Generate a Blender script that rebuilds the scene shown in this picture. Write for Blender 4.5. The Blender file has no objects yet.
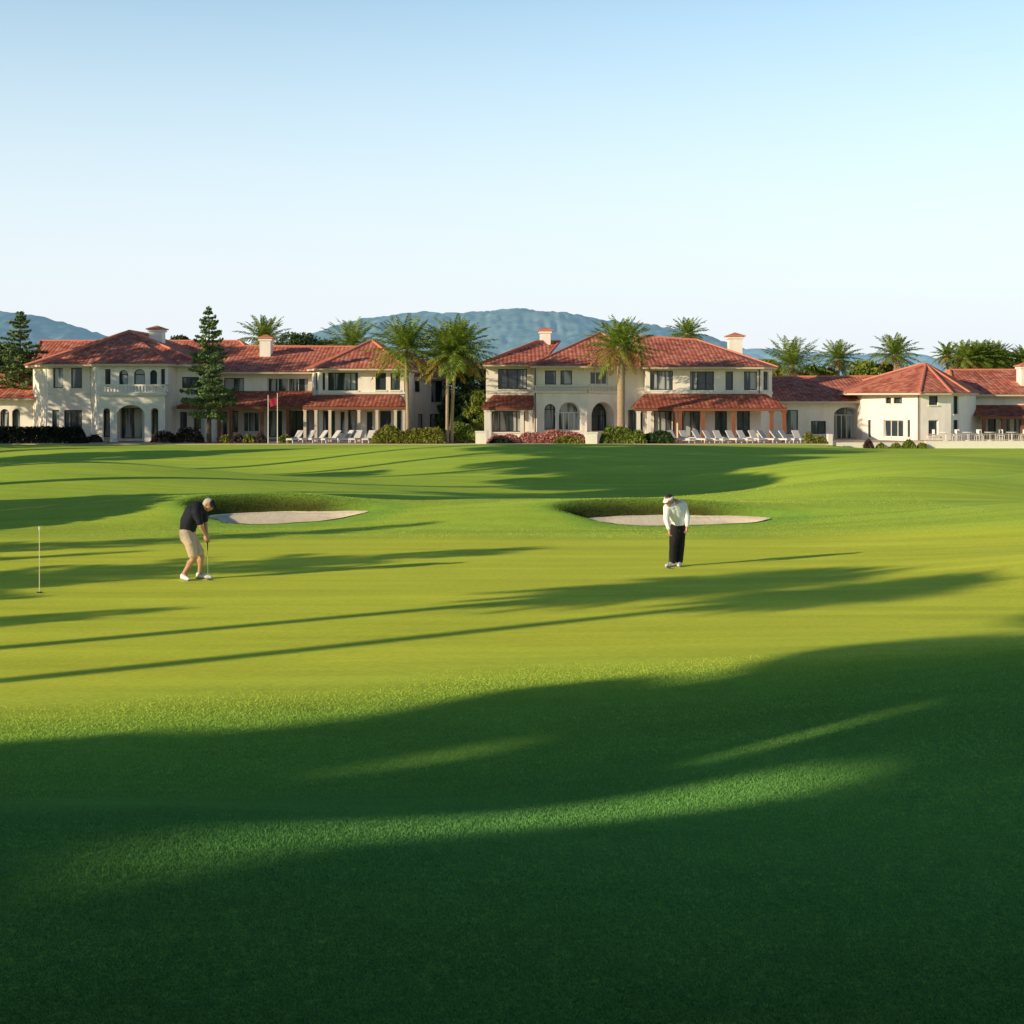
import bpy, bmesh, math, random
import numpy as np
from mathutils import Vector, Matrix

random.seed(7)
RNG = np.random.default_rng(7)
SC = bpy.context.scene
COL = SC.collection
R = math.radians
F = 1407.0          # focal length in pixels of a 1024 px wide frame
CH = 3.76           # camera height above the putting green
HOR = 399.0         # image row of the horizon

def xa(px, Y): return (px - 512.0) / F * Y
def za(py, Y): return CH - (py - HOR) / F * Y

# ---------------------------------------------------------------- sun direction
SUN_EL = R(15.5)
SD = np.array([0.86, 0.51]); SD = SD / np.linalg.norm(SD)      # the way shadows run
SN = np.array([-SD[1], SD[0]])

# ---------------------------------------------------------------- materials
def new_mat(name):
    m = bpy.data.materials.new(name); m.use_nodes = True
    nt = m.node_tree; nt.nodes.clear()
    out = nt.nodes.new('ShaderNodeOutputMaterial')
    return m, nt, out

def node(nt, typ, **kw):
    n = nt.nodes.new(typ)
    for k, v in kw.items():
        if k in n.inputs: n.inputs[k].default_value = v
        else: setattr(n, k, v)
    return n

def rgb(c): return (c[0], c[1], c[2], 1.0)

def plain(name, col, rough=0.7, var=0.18, scale=3.0, bump=0.0, bscale=30.0, metal=0.0, spec=0.3, dirt=None):
    m, nt, out = new_mat(name)
    L = nt.links.new
    b = node(nt, 'ShaderNodeBsdfPrincipled', Roughness=rough, Metallic=metal)
    b.inputs['Specular IOR Level'].default_value = spec
    tc = node(nt, 'ShaderNodeTexCoord')
    nz = node(nt, 'ShaderNodeTexNoise', Scale=scale, Detail=5.0, Roughness=0.6)
    L(tc.outputs['Object'], nz.inputs['Vector'])
    mx = node(nt, 'ShaderNodeMix', data_type='RGBA')
    mx.inputs['A'].default_value = rgb([c * (1 - var) for c in col])
    mx.inputs['B'].default_value = rgb([min(1, c * (1 + var)) for c in col])
    L(nz.outputs['Fac'], mx.inputs['Factor'])
    L(mx.outputs['Result'], b.inputs['Base Color'])
    if dirt:
        n2 = node(nt, 'ShaderNodeTexNoise', Scale=0.6, Detail=6.0, Roughness=0.7)
        mp = node(nt, 'ShaderNodeMapping'); mp.inputs['Scale'].default_value = (2.0, 2.0, 0.5)
        L(tc.outputs['Object'], mp.inputs['Vector']); L(mp.outputs['Vector'], n2.inputs['Vector'])
        rp = node(nt, 'ShaderNodeValToRGB'); rp.color_ramp.elements[0].position = 0.42; rp.color_ramp.elements[1].position = 0.75
        L(n2.outputs['Fac'], rp.inputs['Fac'])
        m2 = node(nt, 'ShaderNodeMix', data_type='RGBA'); m2.inputs['B'].default_value = rgb(dirt)
        mul = node(nt, 'ShaderNodeMath', operation='MULTIPLY'); mul.inputs[1].default_value = 0.55
        L(rp.outputs['Color'], mul.inputs[0]); L(mul.outputs[0], m2.inputs['Factor'])
        L(mx.outputs['Result'], m2.inputs['A']); L(m2.outputs['Result'], b.inputs['Base Color'])
    if bump:
        n3 = node(nt, 'ShaderNodeTexNoise', Scale=bscale, Detail=4.0)
        L(tc.outputs['Object'], n3.inputs['Vector'])
        bp = node(nt, 'ShaderNodeBump', Strength=bump, Distance=0.05)
        L(n3.outputs['Fac'], bp.inputs['Height']); L(bp.outputs['Normal'], b.inputs['Normal'])
    L(b.outputs['BSDF'], out.inputs['Surface'])
    return m

def leaf_mat(name, c1, c2, trans=0.3, scale=0.9, rough=0.55):
    m, nt, out = new_mat(name); L = nt.links.new
    tc = node(nt, 'ShaderNodeTexCoord')
    nz = node(nt, 'ShaderNodeTexNoise', Scale=scale, Detail=6.0, Roughness=0.75)
    L(tc.outputs['Object'], nz.inputs['Vector'])
    rp = node(nt, 'ShaderNodeValToRGB')
    rp.color_ramp.elements[0].position = 0.33; rp.color_ramp.elements[1].position = 0.67
    rp.color_ramp.elements[0].color = rgb(c1); rp.color_ramp.elements[1].color = rgb(c2)
    L(nz.outputs['Fac'], rp.inputs['Fac'])
    b = node(nt, 'ShaderNodeBsdfPrincipled', Roughness=rough)
    b.inputs['Specular IOR Level'].default_value = 0.25
    t = node(nt, 'ShaderNodeBsdfTranslucent')
    L(rp.outputs['Color'], b.inputs['Base Color']); L(rp.outputs['Color'], t.inputs['Color'])
    ms = node(nt, 'ShaderNodeMixShader', Fac=trans)
    L(b.outputs['BSDF'], ms.inputs[1]); L(t.outputs['BSDF'], ms.inputs[2])
    L(ms.outputs['Shader'], out.inputs['Surface'])
    return m

def tile_mat(name, c1, c2, c3):
    """barrel roof tiles: ribs along u, courses along v, one tint per tile"""
    m, nt, out = new_mat(name); L = nt.links.new
    uv = node(nt, 'ShaderNodeUVMap', uv_map='tiles')
    sep = node(nt, 'ShaderNodeSeparateXYZ'); L(uv.outputs['UV'], sep.inputs['Vector'])
    # rib profile
    mu = node(nt, 'ShaderNodeMath', operation='MULTIPLY'); mu.inputs[1].default_value = 1 / 0.36; L(sep.outputs['X'], mu.inputs[0])
    mv = node(nt, 'ShaderNodeMath', operation='MULTIPLY'); mv.inputs[1].default_value = 1 / 0.44; L(sep.outputs['Y'], mv.inputs[0])
    fu = node(nt, 'ShaderNodeMath', operation='FRACT'); L(mu.outputs[0], fu.inputs[0])
    fv = node(nt, 'ShaderNodeMath', operation='FRACT'); L(mv.outputs[0], fv.inputs[0])
    sn = node(nt, 'ShaderNodeMath', operation='PINGPONG'); sn.inputs[1].default_value = 0.5; L(fu.outputs[0], sn.inputs[0])
    # tint per tile
    flu = node(nt, 'ShaderNodeMath', operation='FLOOR'); L(mu.outputs[0], flu.inputs[0])
    flv = node(nt, 'ShaderNodeMath', operation='FLOOR'); L(mv.outputs[0], flv.inputs[0])
    cmb = node(nt, 'ShaderNodeCombineXYZ'); L(flu.outputs[0], cmb.inputs[0]); L(flv.outputs[0], cmb.inputs[1])
    wn = node(nt, 'ShaderNodeTexWhiteNoise', noise_dimensions='2D'); L(cmb.outputs[0], wn.inputs['Vector'])
    rp = node(nt, 'ShaderNodeValToRGB'); e = rp.color_ramp.elements
    e[0].color = rgb(c1); e[1].color = rgb(c3); x = e.new(0.5); x.color = rgb(c2)
    L(wn.outputs['Value'], rp.inputs['Fac'])
    tc = node(nt, 'ShaderNodeTexCoord')
    nz = node(nt, 'ShaderNodeTexNoise', Scale=0.7, Detail=6.0, Roughness=0.65); L(tc.outputs['Object'], nz.inputs['Vector'])
    mr = node(nt, 'ShaderNodeMapRange'); mr.inputs['From Min'].default_value = 0.3; mr.inputs['From Max'].default_value = 0.7
    mr.inputs['To Min'].default_value = 0.62; mr.inputs['To Max'].default_value = 1.25
    L(nz.outputs['Fac'], mr.inputs['Value'])
    mrib = node(nt, 'ShaderNodeMapRange'); mrib.inputs['From Max'].default_value = 0.3; mrib.inputs['To Min'].default_value = 0.78
    L(sn.outputs[0], mrib.inputs['Value'])
    mm = node(nt, 'ShaderNodeMath', operation='MULTIPLY'); L(mr.outputs[0], mm.inputs[0]); L(mrib.outputs[0], mm.inputs[1])
    vm = node(nt, 'ShaderNodeVectorMath', operation='SCALE'); L(rp.outputs['Color'], vm.inputs[0]); L(mm.outputs[0], vm.inputs['Scale'])
    b = node(nt, 'ShaderNodeBsdfPrincipled', Roughness=0.75); b.inputs['Specular IOR Level'].default_value = 0.2
    L(vm.outputs['Vector'], b.inputs['Base Color'])
    # height
    hv = node(nt, 'ShaderNodeMath', operation='MULTIPLY'); hv.inputs[1].default_value = -0.25; L(fv.outputs[0], hv.inputs[0])
    ha = node(nt, 'ShaderNodeMath', operation='ADD'); L(sn.outputs[0], ha.inputs[0]); L(hv.outputs[0], ha.inputs[1])
    bp = node(nt, 'ShaderNodeBump', Strength=0.42, Distance=0.14); L(ha.outputs[0], bp.inputs['Height'])
    L(bp.outputs['Normal'], b.inputs['Normal'])
    L(b.outputs['BSDF'], out.inputs['Surface'])
    return m

def pane_mat(name):
    m, nt, out = new_mat(name); L = nt.links.new
    oi = node(nt, 'ShaderNodeObjectInfo')
    tc = node(nt, 'ShaderNodeTexCoord')
    nz = node(nt, 'ShaderNodeTexNoise', Scale=0.9, Detail=2.0)
    mp = node(nt, 'ShaderNodeMapping'); mp.inputs['Scale'].default_value = (1.5, 1.5, 0.15)
    L(tc.outputs['Object'], mp.inputs['Vector']); L(mp.outputs['Vector'], nz.inputs['Vector'])
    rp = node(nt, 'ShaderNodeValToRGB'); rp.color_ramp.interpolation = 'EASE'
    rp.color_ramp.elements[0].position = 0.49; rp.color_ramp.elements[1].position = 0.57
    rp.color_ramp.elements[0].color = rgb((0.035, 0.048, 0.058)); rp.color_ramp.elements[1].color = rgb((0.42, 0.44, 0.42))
    L(nz.outputs['Fac'], rp.inputs['Fac'])
    b = node(nt, 'ShaderNodeBsdfPrincipled', Roughness=0.12); b.inputs['Specular IOR Level'].default_value = 0.5
    L(rp.outputs['Color'], b.inputs['Base Color'])
    n2 = node(nt, 'ShaderNodeTexNoise', Scale=1.3); L(tc.outputs['Object'], n2.inputs['Vector'])
    bp = node(nt, 'ShaderNodeBump', Strength=0.04, Distance=0.2); L(n2.outputs['Fac'], bp.inputs['Height']); L(bp.outputs['Normal'], b.inputs['Normal'])
    L(b.outputs['BSDF'], out.inputs['Surface'])
    return m

M = {}
M['wall'] = plain('cream stucco', (0.91, 0.85, 0.74), 0.85, 0.06, 1.2, 0.15, 18, dirt=(0.66, 0.57, 0.46))
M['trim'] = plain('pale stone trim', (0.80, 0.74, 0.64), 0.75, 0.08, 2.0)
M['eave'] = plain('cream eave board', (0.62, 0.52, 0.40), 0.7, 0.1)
M['tile'] = tile_mat('terracotta tiles', (0.48, 0.12, 0.075), (0.64, 0.195, 0.12), (0.76, 0.31, 0.205))
M['tile_dark'] = tile_mat('weathered brown red tiles', (0.30, 0.075, 0.05), (0.42, 0.115, 0.075), (0.54, 0.19, 0.12))
M['ridge'] = plain('ridge tiles', (0.64, 0.22, 0.135), 0.75, 0.3, 4.0)
M['frame'] = plain('dark bronze frame', (0.035, 0.028, 0.024), 0.5)
M['white'] = plain('white paint', (0.80, 0.79, 0.76), 0.5, 0.04)
M['pane'] = pane_mat('window glass')
M['dark'] = plain('dark interior timber', (0.035, 0.025, 0.022), 0.7)
M['wood'] = plain('brown stained timber', (0.23, 0.085, 0.04), 0.6, 0.25, 2.0)
M['sand'] = plain('bunker sand', (0.95, 0.78, 0.56), 0.95, 0.10, 1.5, 0.5, 6)
M['pave'] = plain('terrace paving', (0.52, 0.40, 0.32), 0.85, 0.15, 1.2)
M['soil'] = plain('bare red earth', (0.24, 0.12, 0.07), 0.95, 0.3, 1.0, 0.5, 8)
M['trunk'] = plain('palm trunk bark', (0.40, 0.29, 0.19), 0.9, 0.35, 6.0, 0.9, 14)
M['bark'] = plain('brown bark', (0.12, 0.08, 0.055), 0.9, 0.3, 5.0, 0.8, 12)
M['frond'] = leaf_mat('palm fronds', (0.11, 0.20, 0.03), (0.38, 0.46, 0.075), 0.25, 0.8)
M['frond_old'] = leaf_mat('yellowing fronds', (0.26, 0.20, 0.045), (0.42, 0.30, 0.07), 0.25, 0.8)
M['needle'] = leaf_mat('pine needles', (0.05, 0.10, 0.04), (0.24, 0.33, 0.10), 0.15, 1.2)
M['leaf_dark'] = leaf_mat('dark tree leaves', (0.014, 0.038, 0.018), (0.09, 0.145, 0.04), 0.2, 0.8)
M['leaf'] = leaf_mat('tree leaves', (0.08, 0.13, 0.022), (0.34, 0.40, 0.065), 0.25, 0.7)
M['leaf_olive'] = leaf_mat('yellow green leaves', (0.11, 0.13, 0.02), (0.36, 0.36, 0.06), 0.25, 1.4)
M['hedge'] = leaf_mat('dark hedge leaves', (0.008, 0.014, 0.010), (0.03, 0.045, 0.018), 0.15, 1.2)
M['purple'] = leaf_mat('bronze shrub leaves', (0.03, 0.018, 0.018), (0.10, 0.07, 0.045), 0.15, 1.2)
M['flower'] = leaf_mat('red blossom', (0.40, 0.13, 0.10), (0.78, 0.40, 0.33), 0.2, 1.6)
M['skin'] = plain('sunlit skin', (0.56, 0.29, 0.18), 0.55, 0.08, 8)
M['navy'] = plain('dark navy cotton', (0.014, 0.016, 0.026), 0.85, 0.3, 6, 0.3, 12)
M['khaki'] = plain('beige cotton', (0.58, 0.45, 0.34), 0.85, 0.1, 6, 0.4, 10)
M['black'] = plain('black cloth', (0.012, 0.012, 0.014), 0.8, 0.3, 6, 0.4, 10)
M['shirt'] = plain('white cotton', (0.86, 0.85, 0.84), 0.85, 0.05, 5, 0.4, 10)
M['shoe'] = plain('white leather', (0.78, 0.77, 0.75), 0.45, 0.04)
M['sole'] = plain('grey rubber', (0.25, 0.25, 0.26), 0.7)
M['hair_grey'] = plain('grey hair', (0.58, 0.52, 0.46), 0.7, 0.25, 30, 0.6, 60)
M['hair_dark'] = plain('dark hair', (0.03, 0.025, 0.022), 0.6, 0.25, 30, 0.6, 60)
M['steel'] = plain('steel', (0.14, 0.14, 0.14), 0.35, 0.05, metal=0.9)
M['flagred'] = plain('red cloth', (0.36, 0.02, 0.05), 0.8, 0.2, 2)
M['pin'] = plain('pale fibreglass pole', (0.75, 0.72, 0.45), 0.4)
M['cushion'] = plain('white cushion fabric', (0.58, 0.55, 0.52), 0.85, 0.10)

# ---------------------------------------------------------------- mesh builder
class MB:
    def __init__(s): s.v = []; s.f = []; s.mi = []; s.uv = {}
    def vert(s, p): s.v.append((float(p[0]), float(p[1]), float(p[2]))); return len(s.v) - 1
    def face(s, pts, mi=0, uv=None):
        ids = [s.vert(p) for p in pts]
        s.f.append(ids); s.mi.append(mi)
        if uv: s.uv[len(s.f) - 1] = uv
    def hexa(s, p, mi=0):
        """8 points: bottom 4 counter-clockwise from above, then top 4"""
        i = [s.vert(q) for q in p]
        for q in ((3, 2, 1, 0), (4, 5, 6, 7), (0, 1, 5, 4), (1, 2, 6, 5), (2, 3, 7, 6), (3, 0, 4, 7)):
            s.f.append([i[k] for k in q]); s.mi.append(mi)
    def box(s, x0, x1, y0, y1, z0, z1, mi=0):
        s.hexa([(x0, y0, z0), (x1, y0, z0), (x1, y1, z0), (x0, y1, z0), (x0, y0, z1), (x1, y0, z1), (x1, y1, z1), (x0, y1, z1)], mi)
    def prism(s, ring, z0, z1, mi=0):
        n = len(ring)
        a = [s.vert((p[0], p[1], z0)) for p in ring]; b = [s.vert((p[0], p[1], z1)) for p in ring]
        s.f.append(a[::-1]); s.mi.append(mi); s.f.append(b); s.mi.append(mi)
        for i in range(n):
            j = (i + 1) % n; s.f.append([a[i], a[j], b[j], b[i]]); s.mi.append(mi)
    def tube(s, pts, rad, n=8, mi=0, cap=True):
        pts = [Vector(p) for p in pts]
        if not hasattr(rad, '__len__'): rad = [rad] * len(pts)
        rings = []
        for i, p in enumerate(pts):
            d = (pts[min(i + 1, len(pts) - 1)] - pts[max(i - 1, 0)]).normalized()
            up = Vector((0, 0, 1)) if abs(d.z) < 0.9 else Vector((1, 0, 0))
            a = d.cross(up).normalized(); b = a.cross(d)
            rings.append([s.vert(p + (a * math.cos(2 * math.pi * k / n) + b * math.sin(2 * math.pi * k / n)) * rad[i]) for k in range(n)])
        for q in range(len(rings) - 1):
            for k in range(n):
                j = (k + 1) % n
                s.f.append([rings[q][k], rings[q + 1][k], rings[q + 1][j], rings[q][j]]); s.mi.append(mi)
        if cap:
            s.f.append(rings[0][:]); s.mi.append(mi); s.f.append(rings[-1][::-1]); s.mi.append(mi)
    def build(s, name, mats, parent=None, smooth=False):
        if not isinstance(mats, (list, tuple)): mats = [mats]
        org = wloc(parent)
        me = bpy.data.meshes.new(name)
        me.from_pydata([(a - org[0], b - org[1], c - org[2]) for a, b, c in s.v], [], s.f)
        for m in mats: me.materials.append(m)
        me.polygons.foreach_set('material_index', s.mi)
        if s.uv:
            lay = me.uv_layers.new(name='tiles')
            for fi, uv in s.uv.items():
                for k, li in enumerate(me.polygons[fi].loop_indices): lay.data[li].uv = uv[k]
        if smooth: me.polygons.foreach_set('use_smooth', [True] * len(me.polygons))
        me.update()
        o = bpy.data.objects.new(name, me); COL.objects.link(o)
        if parent: o.parent = parent
        return o

def wloc(o):
    v = Vector((0, 0, 0))
    while o is not None:
        v = v + o.location; o = o.parent
    return v

def tag(o, label=None, cat=None, group=None, kind=None):
    if label: o['label'] = label
    if cat: o['category'] = cat
    if group: o['group'] = group
    if kind: o['kind'] = kind
    return o

def empty(name, loc, label, cat, group=None):
    o = bpy.data.objects.new(name, None); COL.objects.link(o)
    o.location = loc; o.empty_display_size = 0.3
    return tag(o, label, cat, group)

def copy_tree(o, parent=None):
    c = o.copy(); COL.objects.link(c); c.parent = parent
    for ch in list(o.children): copy_tree(ch, c)
    return c

def np_mesh(name, verts, quads, mats, mi=None, parent=None, smooth=False, nside=4):
    """verts (n,3) and faces (m,nside) straight from numpy"""
    me = bpy.data.meshes.new(name)
    verts = np.asarray(verts, dtype=np.float32); quads = np.asarray(quads, dtype=np.int32)
    me.vertices.add(len(verts)); me.vertices.foreach_set('co', verts.ravel())
    m = len(quads)
    me.loops.add(m * nside); me.loops.foreach_set('vertex_index', quads.ravel())
    me.polygons.add(m); me.polygons.foreach_set('loop_start', np.arange(m, dtype=np.int32) * nside)
    for q in (mats if isinstance(mats, (list, tuple)) else [mats]): me.materials.append(q)
    if mi is not None: me.polygons.foreach_set('material_index', np.asarray(mi, dtype=np.int32))
    if smooth: me.polygons.foreach_set('use_smooth', np.ones(m, dtype=bool))
    me.update(calc_edges=True); me.validate()
    o = bpy.data.objects.new(name, me); COL.objects.link(o)
    if parent: o.parent = parent
    return o

# ---------------------------------------------------------------- terrain
def smooth(a, b, x):
    t = np.clip((x - a) / (b - a), 0, 1); return t * t * (3 - 2 * t)
def gauss(X, Y, cx, cy, sx, sy, rot=0.0):
    c, s = math.cos(rot), math.sin(rot)
    u = ((X - cx) * c + (Y - cy) * s) / sx; v = (-(X - cx) * s + (Y - cy) * c) / sy
    return np.exp(-0.5 * (u * u + v * v))

BUNK = [(-7.1, 44.1, 2.3, 1.75), (5.1, 43.1, 2.65, 1.4)]
def bunk_e(X, Y, b):
    cx, cy, a, d = b
    ang = np.arctan2((Y - cy) / d, (X - cx) / a)
    r = 1 + 0.07 * np.sin(3 * ang + 0.6) + 0.05 * np.sin(5 * ang + cx)
    return np.sqrt(((X - cx) / a) ** 2 + ((Y - cy) / d) ** 2) / r

def ground_z(X, Y):
    X = np.asarray(X, dtype=float); Y = np.asarray(Y, dtype=float)
    z = 1.0 * (1 - smooth(-2, 19, Y))                                   # rise under the photographer
    z = z + 0.95 * gauss(X, Y, 9.2, 14.8, 5.0, 3.3, 0.35)               # roll on the right
    z = z + 0.45 * gauss(X, Y, -3.6, 9.6, 3.0, 1.7, -0.15)              # knob on the left
    z = z - 0.18 * gauss(X, Y, -1.0, 13.6, 5.0, 1.6, 0.3)
    z = z + 0.10 * gauss(X, Y, 6, 24, 6, 3, 0.2) + .7 * gauss(X, Y, 17.5, 42, 4.5, 3.5, .3) + .5 * gauss(X, Y, 14.5, 30.5, 3.5, 2.3, .4)
    z = z + 0.95 * gauss(X, Y, 21, 72, 7, 6, 0.3) + 0.7 * gauss(X, Y, 9, 92, 9, 6) - 0.5 * gauss(X, Y, 33, 66, 9, 7) + .7 * gauss(X, Y, 40, 84, 9, 8)
    z = z + 0.85 * gauss(X, Y, -7, 84, 9, 7, -0.2) - 0.6 * gauss(X, Y, 6, 64, 8, 5, .2) + .55 * gauss(X, Y, -26, 88, 8, 7)
    z = z + 0.95 * gauss(X, Y, -21, 63, 6, 6, .2) - 0.45 * gauss(X, Y, -13, 73, 6, 5) + 0.9 * gauss(X, Y, 14, 53, 4.5, 3, .3) - .35 * gauss(X, Y, 12, 60, 5, 4) + .8 * gauss(X, Y, 25, 58, 5, 3.6)
    z = z + 0.16 * np.sin(X * 0.19 + 1) * np.sin(Y * 0.17) * smooth(46, 60, Y) * (1 - smooth(105, 114, Y))
    for b in BUNK:
        e = bunk_e(X, Y, b)
        ux = (X - b[0]) / b[2]; uy = (Y - b[1]) / b[3]
        q = np.sqrt(ux * ux + uy * uy) + 1e-6
        w = np.clip(0.15 + 0.95 * (-0.5 * ux + 0.87 * uy) / q, 0, 1) ** 0.8
        z = z + (0.64 if b[0] < 0 else .56) * w * smooth(0.96, 1.45, e) * (1 - smooth(1.4, 5.2, e))
        z = z + (-0.22 + .26 * uy - .10 * ux + .10 * uy * uy * (uy > 0)) * (1 - smooth(0.7, 1.06, e))
    z = z * (1 - smooth(100, 112, Y)) + smooth(100, 112, Y) * (0.06 - 0.42 * smooth(24, 30, X))
    z = np.where(Y > 160, -0.3, z)
    return z

def spaced(segs):
    out = []
    for a, b, st in segs:
        out += list(np.arange(a, b - 1e-6, st))
    out.append(segs[-1][1]); return np.array(out)

GX = spaced([(-6000, -600, 900), (-600, -100, 60), (-100, -30, 3), (-30, -11, .8), (-11, -3.4, .18), (-3.4, .8, .3), (.8, 9.6, .18), (9.6, 34, .8), (34, 100, 3), (100, 600, 60), (600, 6000, 900)])
GY = spaced([(-600, -60, 60), (-60, 0, 4), (0, 26, .35), (26, 40, .4), (40, 50, .12), (50, 116, .8), (116, 160, 4), (160, 600, 40), (600, 7000, 800)])

def grass_mat():
    m, nt, out = new_mat('mown turf'); L = nt.links.new
    tc = node(nt, 'ShaderNodeTexCoord')
    at = node(nt, 'ShaderNodeAttribute', attribute_name='rough_zone')
    c_green = node(nt, 'ShaderNodeMix', data_type='RGBA')
    n1 = node(nt, 'ShaderNodeTexNoise', Scale=0.35, Detail=6.0, Roughness=0.6); L(tc.outputs['Object'], n1.inputs['Vector'])
    c_green.inputs['A'].default_value = rgb((0.64, 0.74, 0.065)); c_green.inputs['B'].default_value = rgb((0.86, 0.88, 0.085))
    L(n1.outputs['Fac'], c_green.inputs['Factor'])
    c_rough = node(nt, 'ShaderNodeMix', data_type='RGBA')
    n2 = node(nt, 'ShaderNodeTexNoise', Scale=1.3, Detail=8.0, Roughness=0.7); L(tc.outputs['Object'], n2.inputs['Vector'])
    c_rough.inputs['A'].default_value = rgb((0.25, 0.50, 0.07)); c_rough.inputs['B'].default_value = rgb((0.46, 0.70, 0.085))
    L(n2.outputs['Fac'], c_rough.inputs['Factor'])
    mx = node(nt, 'ShaderNodeMix', data_type='RGBA')
    L(at.outputs['Fac'], mx.inputs['Factor']); L(c_green.outputs['Result'], mx.inputs['A']); L(c_rough.outputs['Result'], mx.inputs['B'])
    al = node(nt, 'ShaderNodeAttribute', attribute_name='lip'); ml = node(nt, 'ShaderNodeMix', data_type='RGBA'); ml.inputs['B'].default_value = rgb((.05, .05, .014))  # dark turf colour stands in for shade on the bunker bank
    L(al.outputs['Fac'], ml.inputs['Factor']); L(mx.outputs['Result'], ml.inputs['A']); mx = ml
    # fine turf mottling, stretched across the line of sight by the mower
    mp = node(nt, 'ShaderNodeMapping'); mp.inputs['Scale'].default_value = (9, 30, 9)
    L(tc.outputs['Object'], mp.inputs['Vector'])
    n3 = node(nt, 'ShaderNodeTexNoise', Scale=1.0, Detail=8.0, Roughness=0.8); L(mp.outputs['Vector'], n3.inputs['Vector'])
    mr = node(nt, 'ShaderNodeMapRange'); mr.inputs['From Min'].default_value = 0.25; mr.inputs['From Max'].default_value = 0.75
    mr.inputs['To Min'].default_value = 0.7; mr.inputs['To Max'].default_value = 1.3; L(n3.outputs['Fac'], mr.inputs['Value'])
    vm = node(nt, 'ShaderNodeVectorMath', operation='SCALE'); L(mx.outputs['Result'], vm.inputs[0]); L(mr.outputs[0], vm.inputs['Scale'])
    b = node(nt, 'ShaderNodeBsdfPrincipled', Roughness=0.9); b.inputs['Specular IOR Level'].default_value = 0.05
    # soft bands left by the mower
    mp2 = node(nt, 'ShaderNodeMapping'); mp2.inputs['Scale'].default_value = (.10, 1.1, .1); mp2.inputs['Rotation'].default_value = (0, 0, R(8))
    L(tc.outputs['Object'], mp2.inputs['Vector']); n4 = node(nt, 'ShaderNodeTexNoise', Scale=1.0, Detail=4.0, Roughness=.6); L(mp2.outputs['Vector'], n4.inputs['Vector'])
    mr4 = node(nt, 'ShaderNodeMapRange'); mr4.inputs['From Min'].default_value = .3; mr4.inputs['From Max'].default_value = .7; mr4.inputs['To Min'].default_value = .84; mr4.inputs['To Max'].default_value = 1.12
    L(n4.outputs['Fac'], mr4.inputs['Value']); v4 = node(nt, 'ShaderNodeVectorMath', operation='SCALE'); L(vm.outputs['Vector'], v4.inputs[0]); L(mr4.outputs[0], v4.inputs['Scale'])
    L(v4.outputs['Vector'], b.inputs['Base Color'])
    bp = node(nt, 'ShaderNodeBump', Strength=0.5, Distance=0.03); L(n3.outputs['Fac'], bp.inputs['Height']); L(bp.outputs['Normal'], b.inputs['Normal'])
    L(b.outputs['BSDF'], out.inputs['Surface'])
    return m

def vnoise(X, Y, s, seed=0):
    """cheap smooth value noise"""
    X = X * s; Y = Y * s
    xi = np.floor(X).astype(int); yi = np.floor(Y).astype(int); fx = X - xi; fy = Y - yi
    fx = fx * fx * (3 - 2 * fx); fy = fy * fy * (3 - 2 * fy)
    def h(a, b):
        n = (a * 374761393 + b * 668265263 + seed * 1442695) & 0x7fffffff
        n = ((n ^ (n >> 13)) * 1274126177) & 0x7fffffff
        return (n ^ (n >> 16)) % 10007 / 10007.0
    return (h(xi, yi) * (1 - fx) + h(xi + 1, yi) * fx) * (1 - fy) + (h(xi, yi + 1) * (1 - fx) + h(xi + 1, yi + 1) * fx) * fy

def rough_zone(X, Y):
    n = 0.6 * vnoise(X + 500, Y + 500, 0.18, 3) + 0.4 * vnoise(X + 500, Y + 500, 0.5, 5) - 0.5
    edge_near = 18.5 + 0.28 * X + 2.0 * n
    r = 1 - smooth(-2.5, 2.5, Y - edge_near)
    far = smooth(36.5, 39.5, Y + 1.5 * n - 0.02 * X) * (0.62 + 0.3 * n)
    for b in BUNK:
        e = bunk_e(X, Y, b)
        far = np.maximum(far, (1 - smooth(1.3, 2.6, e)) * (Y > b[1] - 3.6))
    return np.clip(np.maximum(r, far), 0, 1)

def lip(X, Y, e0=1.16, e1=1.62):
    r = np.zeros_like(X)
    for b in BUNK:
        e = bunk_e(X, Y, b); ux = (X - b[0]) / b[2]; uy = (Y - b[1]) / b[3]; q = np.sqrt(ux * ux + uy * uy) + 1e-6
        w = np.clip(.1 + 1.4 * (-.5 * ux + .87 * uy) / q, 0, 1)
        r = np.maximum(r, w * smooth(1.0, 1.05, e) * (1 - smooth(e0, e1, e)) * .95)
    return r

def make_ground():
    X, Y = np.meshgrid(GX, GY); Z = ground_z(X, Y)
    nx, ny = len(GX), len(GY)
    v = np.stack([X.ravel(), Y.ravel(), Z.ravel()], 1)
    i = (np.arange(ny - 1)[:, None] * nx + np.arange(nx - 1)[None, :]).ravel()
    q = np.stack([i, i + 1, i + nx + 1, i + nx], 1)
    M['grass'] = grass_mat()
    o = np_mesh('ground', v, q, M['grass'], smooth=True)
    a = o.data.attributes.new('rough_zone', 'FLOAT', 'POINT')
    a.data.foreach_set('value', rough_zone(X, Y).ravel().astype(np.float32))
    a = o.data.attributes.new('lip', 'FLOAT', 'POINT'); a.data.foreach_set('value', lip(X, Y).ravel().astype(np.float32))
    tag(o, kind='structure')
make_ground()

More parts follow.
